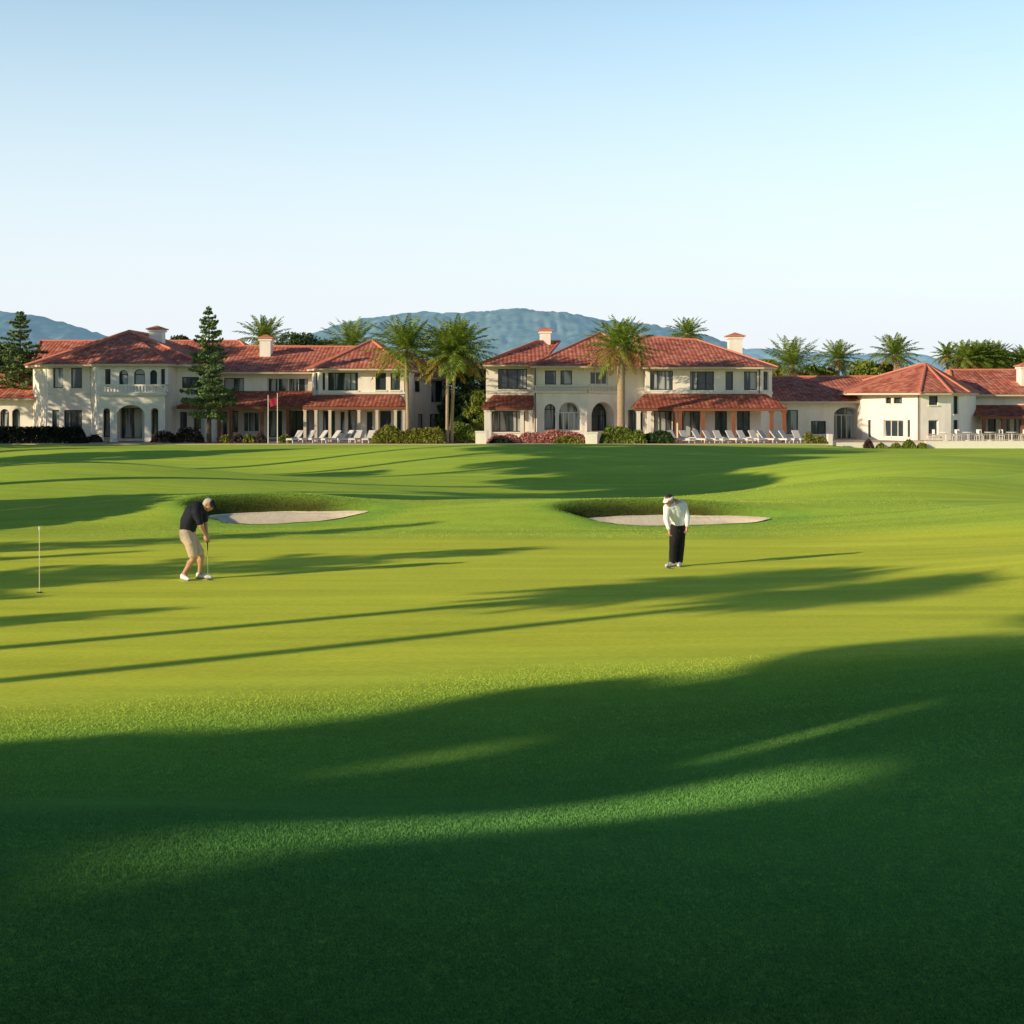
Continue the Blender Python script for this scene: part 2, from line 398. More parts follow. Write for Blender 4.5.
def blade_mat():
    m, nt, out = new_mat('grass blades'); L = nt.links.new
    at = node(nt, 'ShaderNodeAttribute', attribute_name='tint')
    b = node(nt, 'ShaderNodeBsdfPrincipled', Roughness=0.7); b.inputs['Specular IOR Level'].default_value = 0.1
    t = node(nt, 'ShaderNodeBsdfTranslucent')
    L(at.outputs['Color'], b.inputs['Base Color']); L(at.outputs['Color'], t.inputs['Color'])
    ms = node(nt, 'ShaderNodeMixShader', Fac=0.14)
    L(b.outputs['BSDF'], ms.inputs[1]); L(t.outputs['BSDF'], ms.inputs[2]); L(ms.outputs['Shader'], out.inputs['Surface'])
    return m

def make_blades(n=1900000):
    az = RNG.uniform(R(-24), R(24), n)
    dist = np.exp(RNG.uniform(math.log(4.2), math.log(64.0), n))
    X = dist * np.tan(az); Y = dist
    keep = np.ones(n, bool)
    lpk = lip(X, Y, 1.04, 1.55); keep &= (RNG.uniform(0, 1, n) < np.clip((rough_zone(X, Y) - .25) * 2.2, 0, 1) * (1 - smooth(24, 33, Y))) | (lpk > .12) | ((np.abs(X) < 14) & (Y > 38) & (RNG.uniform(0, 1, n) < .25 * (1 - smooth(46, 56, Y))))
    for b in BUNK: keep &= bunk_e(X, Y, b) > 1.03
    X, Y = X[keep], Y[keep]; n = len(X)
    Z = ground_z(X, Y); rz = rough_zone(X, Y)
    px = Y / F
    rl = rz * (1 - .65 * smooth(28, 38, Y))
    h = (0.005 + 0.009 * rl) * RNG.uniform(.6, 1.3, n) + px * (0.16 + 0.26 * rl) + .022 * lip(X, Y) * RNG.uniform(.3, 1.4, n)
    w = 0.0022 + px * 0.45
    th = RNG.uniform(0, math.pi, n)
    lean = RNG.normal(0, 0.45, (n, 2)) * h[:, None]
    dx, dy = np.cos(th) * w, np.sin(th) * w
    v = np.empty((n, 3, 3), np.float32)
    v[:, 0] = np.stack([X - dx, Y - dy, Z - 0.004], 1)
    v[:, 1] = np.stack([X + dx, Y + dy, Z - 0.004], 1)
    v[:, 2] = np.stack([X + lean[:, 0], Y + lean[:, 1], Z + h], 1)
    f = np.arange(n * 3, dtype=np.int32).reshape(n, 3)
    M['blade'] = blade_mat()
    o = np_mesh('grass', v.reshape(-1, 3), f, M['blade'], nside=3)
    g = np.array([0.72, 0.73, 0.09]); r = np.array([0.33, 0.50, 0.08])
    nearf = (1 - smooth(9, 22, Y - .2 * X))[:, None]; near_shade = (1 - smooth(4.5, 11, Y))[:, None]
    r = r[None] * (1 - nearf) + nearf * np.array([0.165, 0.40, 0.11])[None] * (1 - .55 * near_shade)  # foreground shade painted into the rough: bluer nearby, darkest at the frame bottom
    mott = 0.86 + 0.28 * (0.6 * vnoise(X + 900, Y + 900, 0.4, 11) + 0.4 * vnoise(X + 900, Y * 2 + 900, 1.6, 12))
    c = (g[None] * (1 - rz[:, None]) + r * rz[:, None]) * (mott * (1 + RNG.uniform(-1, 1, n) * (.07 + .07 * rz)))[:, None]
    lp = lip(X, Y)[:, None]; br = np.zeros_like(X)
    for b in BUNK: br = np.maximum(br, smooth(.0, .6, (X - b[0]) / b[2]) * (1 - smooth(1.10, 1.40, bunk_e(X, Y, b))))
    br = br[:, None]; lc = np.array([0.05, 0.058, 0.014])[None] * (1 - br) + br * np.array([0.34, 0.17, 0.08])[None]  # dark green paints the bank's shade; brown is the lip's own colour
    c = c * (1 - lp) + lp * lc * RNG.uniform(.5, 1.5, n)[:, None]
    c[:, 0] *= 1 + RNG.uniform(-1, 1, n) * .06
    c = np.concatenate([c, np.ones((n, 1))], 1)
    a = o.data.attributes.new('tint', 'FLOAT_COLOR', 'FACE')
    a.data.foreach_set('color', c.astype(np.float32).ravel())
    tag(o, 'short mown green turf covering the rolling golf course', 'grass', kind='stuff')
make_blades()

# bunkers
BLAB = ['pale sand bunker behind the golfer in dark shirt and beige shorts', 'pale sand bunker behind the golfer in white shirt and black trousers']
for bi, b in enumerate(BUNK):
    nr, na = 26, 120
    vs = []; 
    for i in range(nr + 1):
        e = 1.05 * i / nr
        for k in range(na):
            a = 2 * math.pi * k / na
            r = 1 + 0.07 * math.sin(3 * a + 0.6) + 0.05 * math.sin(5 * a + b[0])
            vs.append((b[0] + b[2] * e * r * math.cos(a), b[1] + b[3] * e * r * math.sin(a)))
    vs = np.array(vs); zz = ground_z(vs[:, 0], vs[:, 1]) + 0.012 + 0.02 * vnoise(vs[:, 0] + 50, vs[:, 1] + 50, 1.7, 2)
    v = np.concatenate([vs, zz[:, None]], 1)
    q = [(i * na + k, i * na + (k + 1) % na, (i + 1) * na + (k + 1) % na, (i + 1) * na + k) for i in range(nr) for k in range(na)]
    o = np_mesh('sand_bunker', v, [(p[0], p[3], p[2], p[1]) for p in q], M['sand'], smooth=True)
    tag(o, BLAB[bi], 'bunker', 'bunkers beyond the putting green')

# ---------------------------------------------------------------- hills
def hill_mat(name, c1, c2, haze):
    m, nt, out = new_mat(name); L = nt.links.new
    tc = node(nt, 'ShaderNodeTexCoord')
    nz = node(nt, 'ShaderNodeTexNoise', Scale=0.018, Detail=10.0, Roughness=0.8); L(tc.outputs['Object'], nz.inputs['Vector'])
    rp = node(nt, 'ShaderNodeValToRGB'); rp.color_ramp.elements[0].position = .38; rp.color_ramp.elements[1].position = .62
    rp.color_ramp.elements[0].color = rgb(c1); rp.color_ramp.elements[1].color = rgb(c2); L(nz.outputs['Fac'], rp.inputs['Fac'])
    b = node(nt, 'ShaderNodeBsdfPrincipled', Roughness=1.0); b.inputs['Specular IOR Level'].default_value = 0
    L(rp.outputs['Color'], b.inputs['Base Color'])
    b.inputs['Emission Color'].default_value = rgb(haze); b.inputs['Emission Strength'].default_value = 1.0  # aerial haze painted as a glow of the hill surface
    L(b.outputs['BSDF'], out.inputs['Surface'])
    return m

def ridge(name, prof, Yc, depth, mat, rough, seed):
    """a hill range whose crest follows (column, row) pairs seen from the lawn"""
    pxs = np.array([p[0] for p in prof], float); pys = np.array([p[1] for p in prof], float)
    xs = np.linspace(pxs[0], pxs[-1], 420)
    # smooth crest
    base = np.interp(xs, pxs, pys)
    k = np.hanning(25); k /= k.sum(); base = np.convolve(np.pad(base, 12, mode='edge'), k, mode='valid')
    H = (HOR - base) / F * Yc + CH
    X = (xs - 512) / F * Yc
    rows = []; ts = np.linspace(-1, 1, 60)
    for t in ts:
        Y = Yc + t * depth
        fall = np.cos(t * math.pi / 2) ** 1.3
        n = sum(a * (vnoise(X + 9000, np.full_like(X, Y + 9000), s, seed + i) - 0.5) for i, (a, s) in enumerate(((1, 1 / 330), (.6, 1 / 150), (.4, 1 / 60), (.35, 1 / 20), (.5, 1 / 9))))
        z = H * fall + n * rough * (0.25 + 0.75 * np.sin(fall * math.pi * 0.9)) * (fall > 0.02)
        z = np.where(fall <= 0.02, -3, z)
        rows.append(np.stack([X, np.full_like(X, Y), z], 1))
    v = np.concatenate(rows); nx = len(X)
    i = (np.arange(len(ts) - 1)[:, None] * nx + np.arange(nx - 1)[None, :]).ravel()
    q = np.stack([i, i + 1, i + nx + 1, i + nx], 1)
    return tag(np_mesh(name, v, q, mat), kind='structure')

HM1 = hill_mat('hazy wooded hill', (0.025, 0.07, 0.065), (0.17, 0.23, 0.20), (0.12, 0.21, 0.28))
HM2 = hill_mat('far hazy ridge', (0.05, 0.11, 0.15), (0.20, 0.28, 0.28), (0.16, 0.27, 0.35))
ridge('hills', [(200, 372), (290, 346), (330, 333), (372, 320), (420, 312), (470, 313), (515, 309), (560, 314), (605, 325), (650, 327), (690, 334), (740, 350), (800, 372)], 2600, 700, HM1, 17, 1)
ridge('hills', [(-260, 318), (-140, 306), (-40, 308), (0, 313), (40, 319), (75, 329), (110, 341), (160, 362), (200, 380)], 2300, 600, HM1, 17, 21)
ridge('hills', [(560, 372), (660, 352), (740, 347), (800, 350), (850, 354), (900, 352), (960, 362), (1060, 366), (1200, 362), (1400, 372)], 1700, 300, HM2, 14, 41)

# ---------------------------------------------------------------- building kit
def ray_u(a, b, px):
    m = (px - 512) / F; dx, dy = b[0] - a[0], b[1] - a[1]
    s = (m * a[1] - a[0]) / (dx - m * dy)
    return s
class Face:
    """a vertical wall face from a to b, outward normal on the right of a->b"""
    def __init__(s, a, b):
        s.a = np.array(a, float); s.b = np.array(b, float); s.L = np.linalg.norm(s.b - s.a)
        s.d = (s.b - s.a) / s.L; s.n = np.array([s.d[1], -s.d[0]])
    def P(s, u, off, z):
        p = s.a + s.d * u + s.n * off; return (p[0], p[1], z)
    def op(s, px0, px1, py0, py1, **kw):
        u0 = ray_u(s.a, s.b, px0) * s.L; u1 = ray_u(s.a, s.b, px1) * s.L
        Y = (s.a + s.d * (u0 + u1) / 2)[1]
        return dict(u0=u0, u1=u1, z0=za(py1, Y), z1=za(py0, Y), **kw)
    def bx(s, mb, u0, u1, o0, o1, z0, z1, mi=0):
        # o1 is the outer offset
        mb.hexa([s.P(u0, o1, z0), s.P(u1, o1, z0), s.P(u1, o0, z0), s.P(u0, o0, z0), s.P(u0, o1, z1), s.P(u1, o1, z1), s.P(u1, o0, z1), s.P(u0, o0, z1)], mi)

def arch_pts(o, n=14):
    c = (o['u0'] + o['u1']) / 2; r = (o['u1'] - o['u0']) / 2
    rise = min(r * o.get('rise', 1.0), (o['z1'] - o['z0']) * 0.8); zs = o['z1'] - rise
    return [(c - r * math.cos(math.pi * k / n), zs + rise * math.sin(math.pi * k / n)) for k in range(n + 1)], zs

def wall_face(mb, f, z0, z1, ops):
    us = sorted({0.0, f.L} | {o['u0'] for o in ops} | {o['u1'] for o in ops})
    zs = sorted({z0, z1} | {o['z0'] for o in ops} | {o['z1'] for o in ops})
    us = [u for u in us if -1e-6 <= u <= f.L + 1e-6]; zs = [z for z in zs if z0 - 1e-6 <= z <= z1 + 1e-6]
    for i in range(len(us) - 1):
        for j in range(len(zs) - 1):
            uc, zc = (us[i] + us[i + 1]) / 2, (zs[j] + zs[j + 1]) / 2
            if any(o['u0'] < uc < o['u1'] and o['z0'] < zc < o['z1'] for o in ops): continue
            mb.face([f.P(us[i], 0, zs[j]), f.P(us[i + 1], 0, zs[j]), f.P(us[i + 1], 0, zs[j + 1]), f.P(us[i], 0, zs[j + 1])])
    for o in ops:
        d = -o.get('depth', 0.22)
        if o.get('arch'):
            pts, zsp = arch_pts(o)
            n = len(pts) // 2
            for k in range(len(pts) - 1):       # spandrels + curved reveal
                (ua, zA), (ub, zB) = pts[k], pts[k + 1]
                mb.face([f.P(ua, 0, zA), f.P(ub, 0, zB), f.P(ub, 0, o['z1']), f.P(ua, 0, o['z1'])])
                mb.face([f.P(ua, 0, zA), f.P(ua, d, zA), f.P(ub, d, zB), f.P(ub, 0, zB)])
            top = zsp
        else:
            top = o['z1']
            mb.face([f.P(o['u0'], 0, top), f.P(o['u0'], d, top), f.P(o['u1'], d, top), f.P(o['u1'], 0, top)])
        mb.face([f.P(o['u0'], 0, o['z0']), f.P(o['u0'], d, o['z0']), f.P(o['u0'], d, top), f.P(o['u0'], 0, top)])
        mb.face([f.P(o['u1'], 0, o['z0']), f.P(o['u1'], 0, top), f.P(o['u1'], d, top), f.P(o['u1'], d, o['z0'])])
        mb.face([f.P(o['u0'], 0, o['z0']), f.P(o['u1'], 0, o['z0']), f.P(o['u1'], d, o['z0']), f.P(o['u0'], d, o['z0'])])

def window(root, f, o, name='window', fm='frame', bars=None, sill=True):
    """frame with mullions at the back of the opening, its pane a sub-part"""
    d = -o.get('depth', 0.22); t = 0.07
    u0, u1, z0, z1 = o['u0'], o['u1'], o['z0'], o['z1']
    mb = MB(); w = u1 - u0
    if bars is None: bars = max(0, int(round(w / 0.85)) - 1)
    top = z1
    if o.get('arch'):
        pts, top = arch_pts(o)
        for k in range(len(pts) - 1):
            (a, b), (c, e) = pts[k], pts[k + 1]; cu = (u0 + u1) / 2
            a2, b2 = a + (cu - a) * .12, b + (top - b) * .08 - .02; c2, e2 = c + (cu - c) * .12, e + (top - e) * .08 - .02
            mb.face([f.P(a, d + t, b), f.P(a2, d + t, b2), f.P(c2, d + t, e2), f.P(c, d + t, e)])
        f.bx(mb, u0 + t, u1 - t, d + .02, d + t, top - t / 2, top + t / 2)
    else:
        f.bx(mb, u0, u1, d + .01, d + t, z1 - t, z1)
    f.bx(mb, u0, u0 + t, d + .01, d + t, z0, top); f.bx(mb, u1 - t, u1, d + .01, d + t, z0, top)
    f.bx(mb, u0 + t, u1 - t, d + .01, d + t, z0, z0 + t)
    for k in range(bars):
        u = u0 + w * (k + 1) / (bars + 1)
        f.bx(mb, u - t / 2, u + t / 2, d + .012, d + t - .004, z0 + t, top - (t if not o.get('arch') else 0))
    if sill and name == 'window':
        f.bx(mb, u0 - .08, u1 + .08, .002, .09, z0 - .12, z0 - .002, 1)
    wo = mb.build(name, [M[fm], M['trim']], root)
    pb = MB()
    if o.get('arch'):
        pts, zsp = arch_pts(o)
        pb.face([f.P(u0, d, z0), f.P(u1, d, z0)] + [f.P(p[0], d, p[1]) for p in pts[::-1]])
    else:
        pb.face([f.P(u0, d, z0), f.P(u1, d, z0), f.P(u1, d, z1), f.P(u0, d, z1)])
    pb.build('pane', M['pane'], wo)
    return wo

def block(root, ring, z0, z1, opens, cornice=None):
    """walls round a ring of (x,y); opens maps edge index -> openings given as px0,px1,py0,py1,{options}"""
    mb = MB(); faces = []
    for i in range(len(ring)):
        f = Face(ring[i], ring[(i + 1) % len(ring)]); ops = []
        for w in opens.get(i, []):
            kw = dict(w[4]) if len(w) > 4 else {}
            o = f.op(*w[:4]); o.update(kw); o['z0'] = max(o['z0'], z0); ops.append(o)
        wall_face(mb, f, z0, z1, ops); faces.append((f, ops))
    mb.build('wall', M['wall'], root)
    for f, ops in faces:
        for o in ops:
            if o.get('open'): continue
            window(root, f, o, name=o.get('name', 'window'), fm=o.get('fm', 'frame'), bars=o.get('bars'))
    return faces

def slope_face(mb, pts):
    """a roof slope; first two points are the eave edge"""
    p = [Vector(q) for q in pts]
    e = (p[1] - p[0]); e.z = 0; e.normalize()
    nrm = (p[1] - p[0]).cross(p[2] - p[0]).normalized(); v = nrm.cross(e)
    mb.face(pts, 0, [((q - p[0]).dot(e) + p[0].dot(e), (q - p[0]).dot(v)) for q in p])

def poly_roof(root, ring, ze, apex, assign, thick=0.2, name='roof', skip=()):
    mb = MB(); eb = MB(); rb = MB(); n = len(ring)
    for i in range(n):
        j = (i + 1) % n; A = (*ring[i], ze); B = (*ring[j], ze); ra, rb_ = apex[assign[i]], apex[assign[j]]
        if assign[i] == assign[j]: slope_face(mb, [A, B, ra])
        else: slope_face(mb, [A, B, rb_, ra])
    mb.face([(x, y, ze - .01) for x, y in ring[::-1]])
    ro = mb.build(name, M['tile'], root)
    cx = sum(p[0] for p in ring) / n; cy = sum(p[1] for p in ring) / n
    ins = [(x + (cx - x) * .012, y + (cy - y) * .012) for x, y in ring]
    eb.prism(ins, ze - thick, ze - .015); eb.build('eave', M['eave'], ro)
    for i in range(n):
        if i in skip: continue
        a = Vector((*ring[i], ze)); b = Vector(apex[assign[i]])
        rb.tube([a, (a + b) / 2, b], 0.13, 6)
    for i in range(len(apex) - 1): rb.tube([apex[i], apex[i + 1]], 0.14, 6)
    rb.build('ridge_cap', M['ridge'], ro)
    return ro

def lean_roof(root, x0, x1, yf, zf, yb, zb, il=0.0, ir=0.0, name='porch_roof', thick=.16):
    mb = MB(); eb = MB()
    A, B, Cc, D = (x0, yf, zf), (x1, yf, zf), (x1 - ir, yb, zb), (x0 + il, yb, zb)
    slope_face(mb, [A, B, Cc, D])
    if il: slope_face(mb, [(x0, yb, zf), A, D])
    if ir: slope_face(mb, [B, (x1, yb, zf), Cc])
    if not il: mb.face([A, D, (x0, yb, zf)])
    if not ir: mb.face([B, (x1, yb, zf), Cc])
    mb.face([(x0, yf, zf - .01), (x0, yb, zf - .01), (x1, yb, zf - .01), (x1, yf, zf - .01)])
    o = mb.build(name, M['tile_dark'], root)
    eb.box(x0 + .05, x1 - .05, yf + .05, yf + .3, zf - thick - .1, zf - .014); eb.build('beam', M['wood'] if name == 'porch_roof' else M['eave'], o)
    return o

def chimney(root, px0, px1, py0, py1, Y, dep=1.3):
    x0, x1, z1, z0 = xa(px0, Y), xa(px1, Y), za(py0, Y), za(py1, Y) - 1.5
    w = x1 - x0; e = w * .16
    mb = MB(); mb.box(x0 + e, x1 - e, Y, Y + dep, z0, z1 - .42)
    mb.box(x0 + e * .5, x1 - e * .5, Y - .08, Y + dep + .08, z1 - .62, z1 - .45)
    o = mb.build('chimney', M['wall'], root)
    cb = MB(); cb.box(x0, x1, Y - .16, Y + dep + .16, z1 - .42, z1 - .30)
    cx, cy = (x0 + x1) / 2, Y + dep / 2; rg = [(x0 + .08, Y - .1), (x1 - .08, Y - .1), (x1 - .08, Y + dep + .1), (x0 + .08, Y + dep + .1)]
    for i in range(4): cb.face([(*rg[i], z1 - .299), (*rg[(i + 1) % 4], z1 - .299), (cx, cy, z1)])
    cb.build('chimney_cap', M['ridge'], o)

def posts(root, pxs, Y, z0, z1, mat, r=.14, name='porch_post'):
    for px in pxs:
        x = xa(px, Y); mb = MB()
        mb.box(x - r, x + r, Y - r, Y + r, z0 + .25, z1 - .2)
        mb.box(x - r * 1.35, x + r * 1.35, Y - r * 1.35, Y + r * 1.35, z0, z0 + .25)
        mb.box(x - r * 1.35, x + r * 1.35, Y - r * 1.35, Y + r * 1.35, z1 - .2, z1)
        mb.build(name, M[mat], root)

def balustrade(root, x0, x1, yf, yb, z, h=.8, mat='trim', step=.28):
    mb = MB()
    mb.box(x0, x1, yf, yf + .16, z + h - .14, z + h); mb.box(x0, x1, yf + .01, yf + .15, z, z + .1)
    n = max(2, int((x1 - x0) / step))
    for k in range(n + 1):
        x = x0 + .06 + (x1 - x0 - .12) * k / n; w = .11 if k % 8 == 0 else .05
        mb.box(x - w, x + w, yf + .08 - min(w, .075), yf + .08 + min(w, .075), z + .1, z + h - .14)
    for x in (x0, x1 - .14):
        if yb > yf: mb.box(x, x + .14, yf + .16, yb, z + h - .14, z + h); mb.box(x + .02, x + .12, yf + .16, yb, z, z + .1)
    mb.build('balustrade', M[mat], root)

G0 = 0.02      # ground height along the terrace
def px2(px, Y): return (xa(px, Y), Y)

# ---------------------------------------------------------------- west clubhouse
W = empty('clubhouse', (xa(220, 128), 128, G0), 'long cream two storey clubhouse at left with red tile roofs and arched portico', 'clubhouse')
wk = dict(fm='frame')
ring = [px2(33, 128), px2(48, 124), px2(90, 124), px2(97, 121.8), px2(168, 121.8), px2(177, 124.3), px2(216, 124.3), (xa(216, 124.3), 140), (xa(33, 128), 140)]
block(W, ring, G0, za(364, 121.8), {
    1: [(53, 63, 368, 388), (71, 82, 368, 388), (52, 59, 410, 427), (64, 82, 410, 429, dict(bars=2))],
    3: [(105, 110.5, 369, 387), (119, 128, 370, 386, dict(arch=1)), (134, 145, 369, 386, dict(arch=1)), (150, 157, 370, 387, dict(arch=1)), (161, 165, 369, 387),
        (103, 110, 409, 437, dict(arch=1)), (120, 142, 408, 438.5, dict(depth=.5, name='door', fm='wood')), (152, 158, 409, 437, dict(arch=1))],
    5: [(182, 199, 377, 388), (180, 187, 412, 428), (194, 201, 412, 429)],
})
ze = za(363.5, 121)
e = [px2(24, 128), px2(42, 122.6), px2(90, 122.6), px2(96, 120.9), px2(170, 120.9), px2(178, 123), px2(206, 123), (xa(206, 123), 141), (xa(24, 128), 141)]
A1 = (xa(129, 130), 130, za(331, 130)); A2 = (xa(129, 130), 137, za(331, 130) + .02)
poly_roof(W, e, ze, [A1, A2], [0, 0, 0, 0, 0, 0, 0, 1, 1], skip=(2, 3, 4, 5))
# rear ridge running east
e = [px2(31, 134), px2(262, 134), (xa(262, 134), 148), (xa(31, 134), 148)]
poly_roof(W, e, za(364, 134), [(xa(40, 140), 140, za(341, 140)), (xa(240, 140), 140, za(341, 140))], [0, 1, 1, 0])
chimney(W, 146, 165, 325, 343, 131)
# portico with three arches under a balcony
pr = [px2(97, 121.7), px2(99, 119.6), px2(165, 119.6), px2(168, 121.7)]
zb = za(395.5, 119.6)
f = Face(pr[1], pr[2]); ops = []
for w in ((102.5, 110, 408), (117, 144.5, 405), (151, 158.5, 408)):
    o = f.op(w[0], w[1], w[2], 440, arch=1, depth=.35, rise=.75); o['z0'] = G0; ops.append(o)
mb = MB(); wall_face(mb, f, G0, zb, ops)
for a, b in ((0, 1), (2, 3)): wall_face(mb, Face(pr[a], pr[b]), G0, zb, [])
mb.build('portico', M['wall'], W)
mb = MB(); mb.prism([px2(96, 121.75), px2(98, 119.3), px2(166.5, 119.3), px2(169.5, 121.75)], zb, zb + .22); mb.build('balcony', M['trim'], W)
balustrade(W, xa(99, 119.5), xa(165.5, 119.5), 119.45, 121.6, zb + .225, .72)
mb = MB(); mb.box(xa(99.5, 119.5), xa(164.5, 119.5), 118.4, 121.6, G0, G0 + .1); mb.build('step', M['trim'], W)
# string course
mb = MB(); ff = Face(ring[1], ring[2]); ff.bx(mb, .0, ff.L, .002, .07, za(395, 124), za(393, 124)); mb.build('cornice', M['trim'], W)
# single storey annex at far left
an = [px2(-60, 128), px2(33.5, 128), (xa(33.5, 128), 140), (xa(-60, 128), 140)]
block(W, an, G0, za(399, 128), {0: [(-28, -18, 409, 427, dict(arch=1)), (-12, -3, 409, 427, dict(arch=1)), (0, 9, 409, 427, dict(arch=1)), (12, 20, 409, 427, dict(arch=1))]})
e = [px2(-66, 127), px2(37, 127), (xa(37, 127), 141), (xa(-66, 127), 141)]
poly_roof(W, e, za(398, 127), [(xa(-50, 134), 134, za(374, 134)), (xa(40, 134), 134, za(374, 134))], [0, 1, 1, 0])
# middle range with verandah
mr_ = [px2(216, 127), px2(313, 127), (xa(313, 127), 140), (xa(216, 127), 140)]
block(W, mr_, G0, za(372, 127), {0: [(224, 244, 378, 392), (267, 308, 378, 392, dict(bars=3, fm='white', depth=.5)),
    (219, 227, 412, 436), (231, 238, 411, 432), (243, 259, 412, 432, dict(fm='white', bars=2)), (268, 282, 411, 437, dict(name='door')), (289, 309, 411, 437, dict(bars=2, depth=.4))]})
e = [px2(206, 125.6), px2(330, 125.6), (xa(330, 125.6), 143), (xa(206, 125.6), 143)]
poly_roof(W, e, za(371.5, 125.6), [(xa(210, 134), 134, za(346, 134)), (xa(356, 134), 134, za(347, 134))], [0, 1, 1, 0])
chimney(W, 257, 273, 334, 352, 130.5)
lean_roof(W, xa(176, 122.5), xa(312, 122.5), 122.4, za(406, 122.4), 126.95, za(391, 126.95), il=2.2)
posts(W, [219, 231, 262, 288], 122.7, G0 + .12, za(408.3, 122.7), 'wood', .13)
mb = MB(); mb.box(xa(205, 123), xa(217.5, 123), 122.9, 124.25, G0, za(408, 123)); mb.build('pier', M['wall'], W)
# east bay
eb_ = [px2(312, 126), px2(319, 122.8), px2(404, 122.8), px2(408, 125), (xa(408, 125), 140), (xa(312, 126), 140)]
block(W, eb_, G0, za(369, 122.8), {0: [(314.5, 317.5, 373, 390)], 1: [(322.5, 325, 373, 390), (328, 358, 372.5, 390.5, dict(bars=3)), (375.5, 386, 373, 390), (390.5, 400, 373, 390),
    (323, 335, 411, 437, dict(name='door')), (339.5, 345, 411, 434, dict(fm='white')), (348, 360, 410, 437, dict(name='door')), (366, 373, 411, 437, dict(fm='white')), (380, 391, 411, 437, dict(name='door')), (395, 401, 411, 432)]})
e = [px2(305, 126.5), px2(315, 121.7), px2(407, 121.7), px2(412.5, 124.5), (xa(412.5, 124.5), 141), (xa(305, 126.5), 141)]
poly_roof(W, e, za(368, 121.7), [(xa(372, 129.5), 129.5, za(340.5, 129.5)), (xa(372, 129.5), 136, za(340.5, 129.5))], [0, 0, 0, 0, 1, 1])
lean_roof(W, xa(302, 119.3), xa(406, 119.3), 119.3, za(406.5, 119.3), 122.75, za(395, 122.75), il=.6, ir=.8)
posts(W, [305, 316, 330, 359, 377, 395.5, 404], 119.6, G0 + .12, za(408.6, 119.6), 'eave', .12)
mb = MB(); mb.prism([px2(318, 122.78), px2(318.5, 122.6), px2(405, 122.6), px2(405.5, 122.78)], za(394, 122.7), za(392, 122.7)); mb.build('cornice', M['trim'], W)
# set-back shaded wing
sb = [px2(409, 133), px2(446, 136), (xa(446, 136), 146), (xa(409, 133), 146)]
block(W, sb, G0, za(377, 134), {0: [(415, 420, 381, 392), (431, 443, 381, 402), (418, 423, 414, 432), (430, 443, 414, 434)]})
e = [px2(407, 132), px2(450, 134.8), (xa(450, 134.8), 147), (xa(407, 132), 147)]
poly_roof(W, e, za(377, 133), [(xa(415, 139), 139, za(360, 139)), (xa(438, 140), 141, za(360, 140))], [0, 1, 1, 0])

# ---------------------------------------------------------------- main clubhouse
B = empty('clubhouse', (xa(630, 128), 128, G0), 'cream two storey clubhouse in the middle with three chimneys and open arches', 'clubhouse')
lr = [px2(486, 124), px2(534, 124), (xa(534, 124), 140), (xa(486, 124), 140)]
block(B, lr, G0, za(365, 124), {0: [(498, 527, 369, 389, dict(bars=2)), (491, 525, 411, 432, dict(bars=3, depth=.8))]})
e = [px2(478, 122.6), px2(541, 122.6), (xa(541, 122.6), 142), (xa(478, 122.6), 142)]
poly_roof(B, e, za(364, 122.6), [(xa(536, 132), 131, za(342, 132)), (xa(560, 132), 133, za(341, 132))], [0, 1, 1, 0])
lean_roof(B, xa(481, 120.6), xa(533.5, 120.6), 120.6, za(407, 120.6), 123.95, za(395, 123.95), il=1.0)
posts(B, [486, 490, 522, 530.5], 120.9, G0 + .12, za(409.3, 120.9), 'trim', .15)
mb = MB(); f = Face(lr[0], lr[1]); f.bx(mb, 0.02, f.L - .02, .003, .1, za(393.5, 124), za(391.5, 124)); mb.build('cornice', M['trim'], B)
cr = [px2(534, 122), px2(587, 122), px2(621, 124), px2(646, 124), (xa(646, 124), 140), (xa(534, 122), 140)]
cf = block(B, cr, G0, za(366, 122), {0: [(545, 556, 370.5, 384.5), (560.5, 572, 370.5, 384.5), (544.5, 555.5, 404, 430, dict(arch=1, depth=1.2)), (558.5, 580, 402, 430.5, dict(arch=1, depth=1.2, bars=3, fm='white'))],
    1: [(590.5, 608, 371.5, 384.5, dict(bars=2, fm='white')), (591.5, 614, 402, 431, dict(arch=1, depth=1.2))], 2: [(628, 643, 410, 432, dict(depth=.8))]})
e = [px2(529, 120.8), px2(588, 120.8), px2(652, 123), (xa(652, 123), 141), (xa(529, 120.8), 141)]
poly_roof(B, e, za(365.5, 120.8), [(xa(601, 131), 131, za(332.5, 131)), (xa(601, 131), 136, za(332.5, 131))], [0, 0, 0, 1, 1], skip=(1,))
for i, (a, b) in enumerate(((534, 588), (587, 620))):      # balcony band over the arches
    f = cf[i][0]; mb = MB(); f.bx(mb, .0, f.L * (1 if i == 0 else .97), .003, .32, za(393, 122), za(391, 122)); f.bx(mb, .0, f.L * (1 if i == 0 else .97), .22, .32, za(386.4, 122), za(385.4, 122))
    n = int(f.L / .24)
    for k in range(n): f.bx(mb, f.L * (k + .3) / n, f.L * (k + .3) / n + .1, .24, .3, za(391, 122) + .002, za(386.4, 122) - .002)
    mb.build('balustrade', M['trim'], B)
for px in (557, 583): posts(B, [px], 121.5, G0 + .12, za(413, 121.5), 'trim', .14, 'column')
rr = [px2(645.5, 123), px2(761, 123), px2(772, 125.6), (xa(772, 125.6), 141), (xa(645.5, 123), 141)]
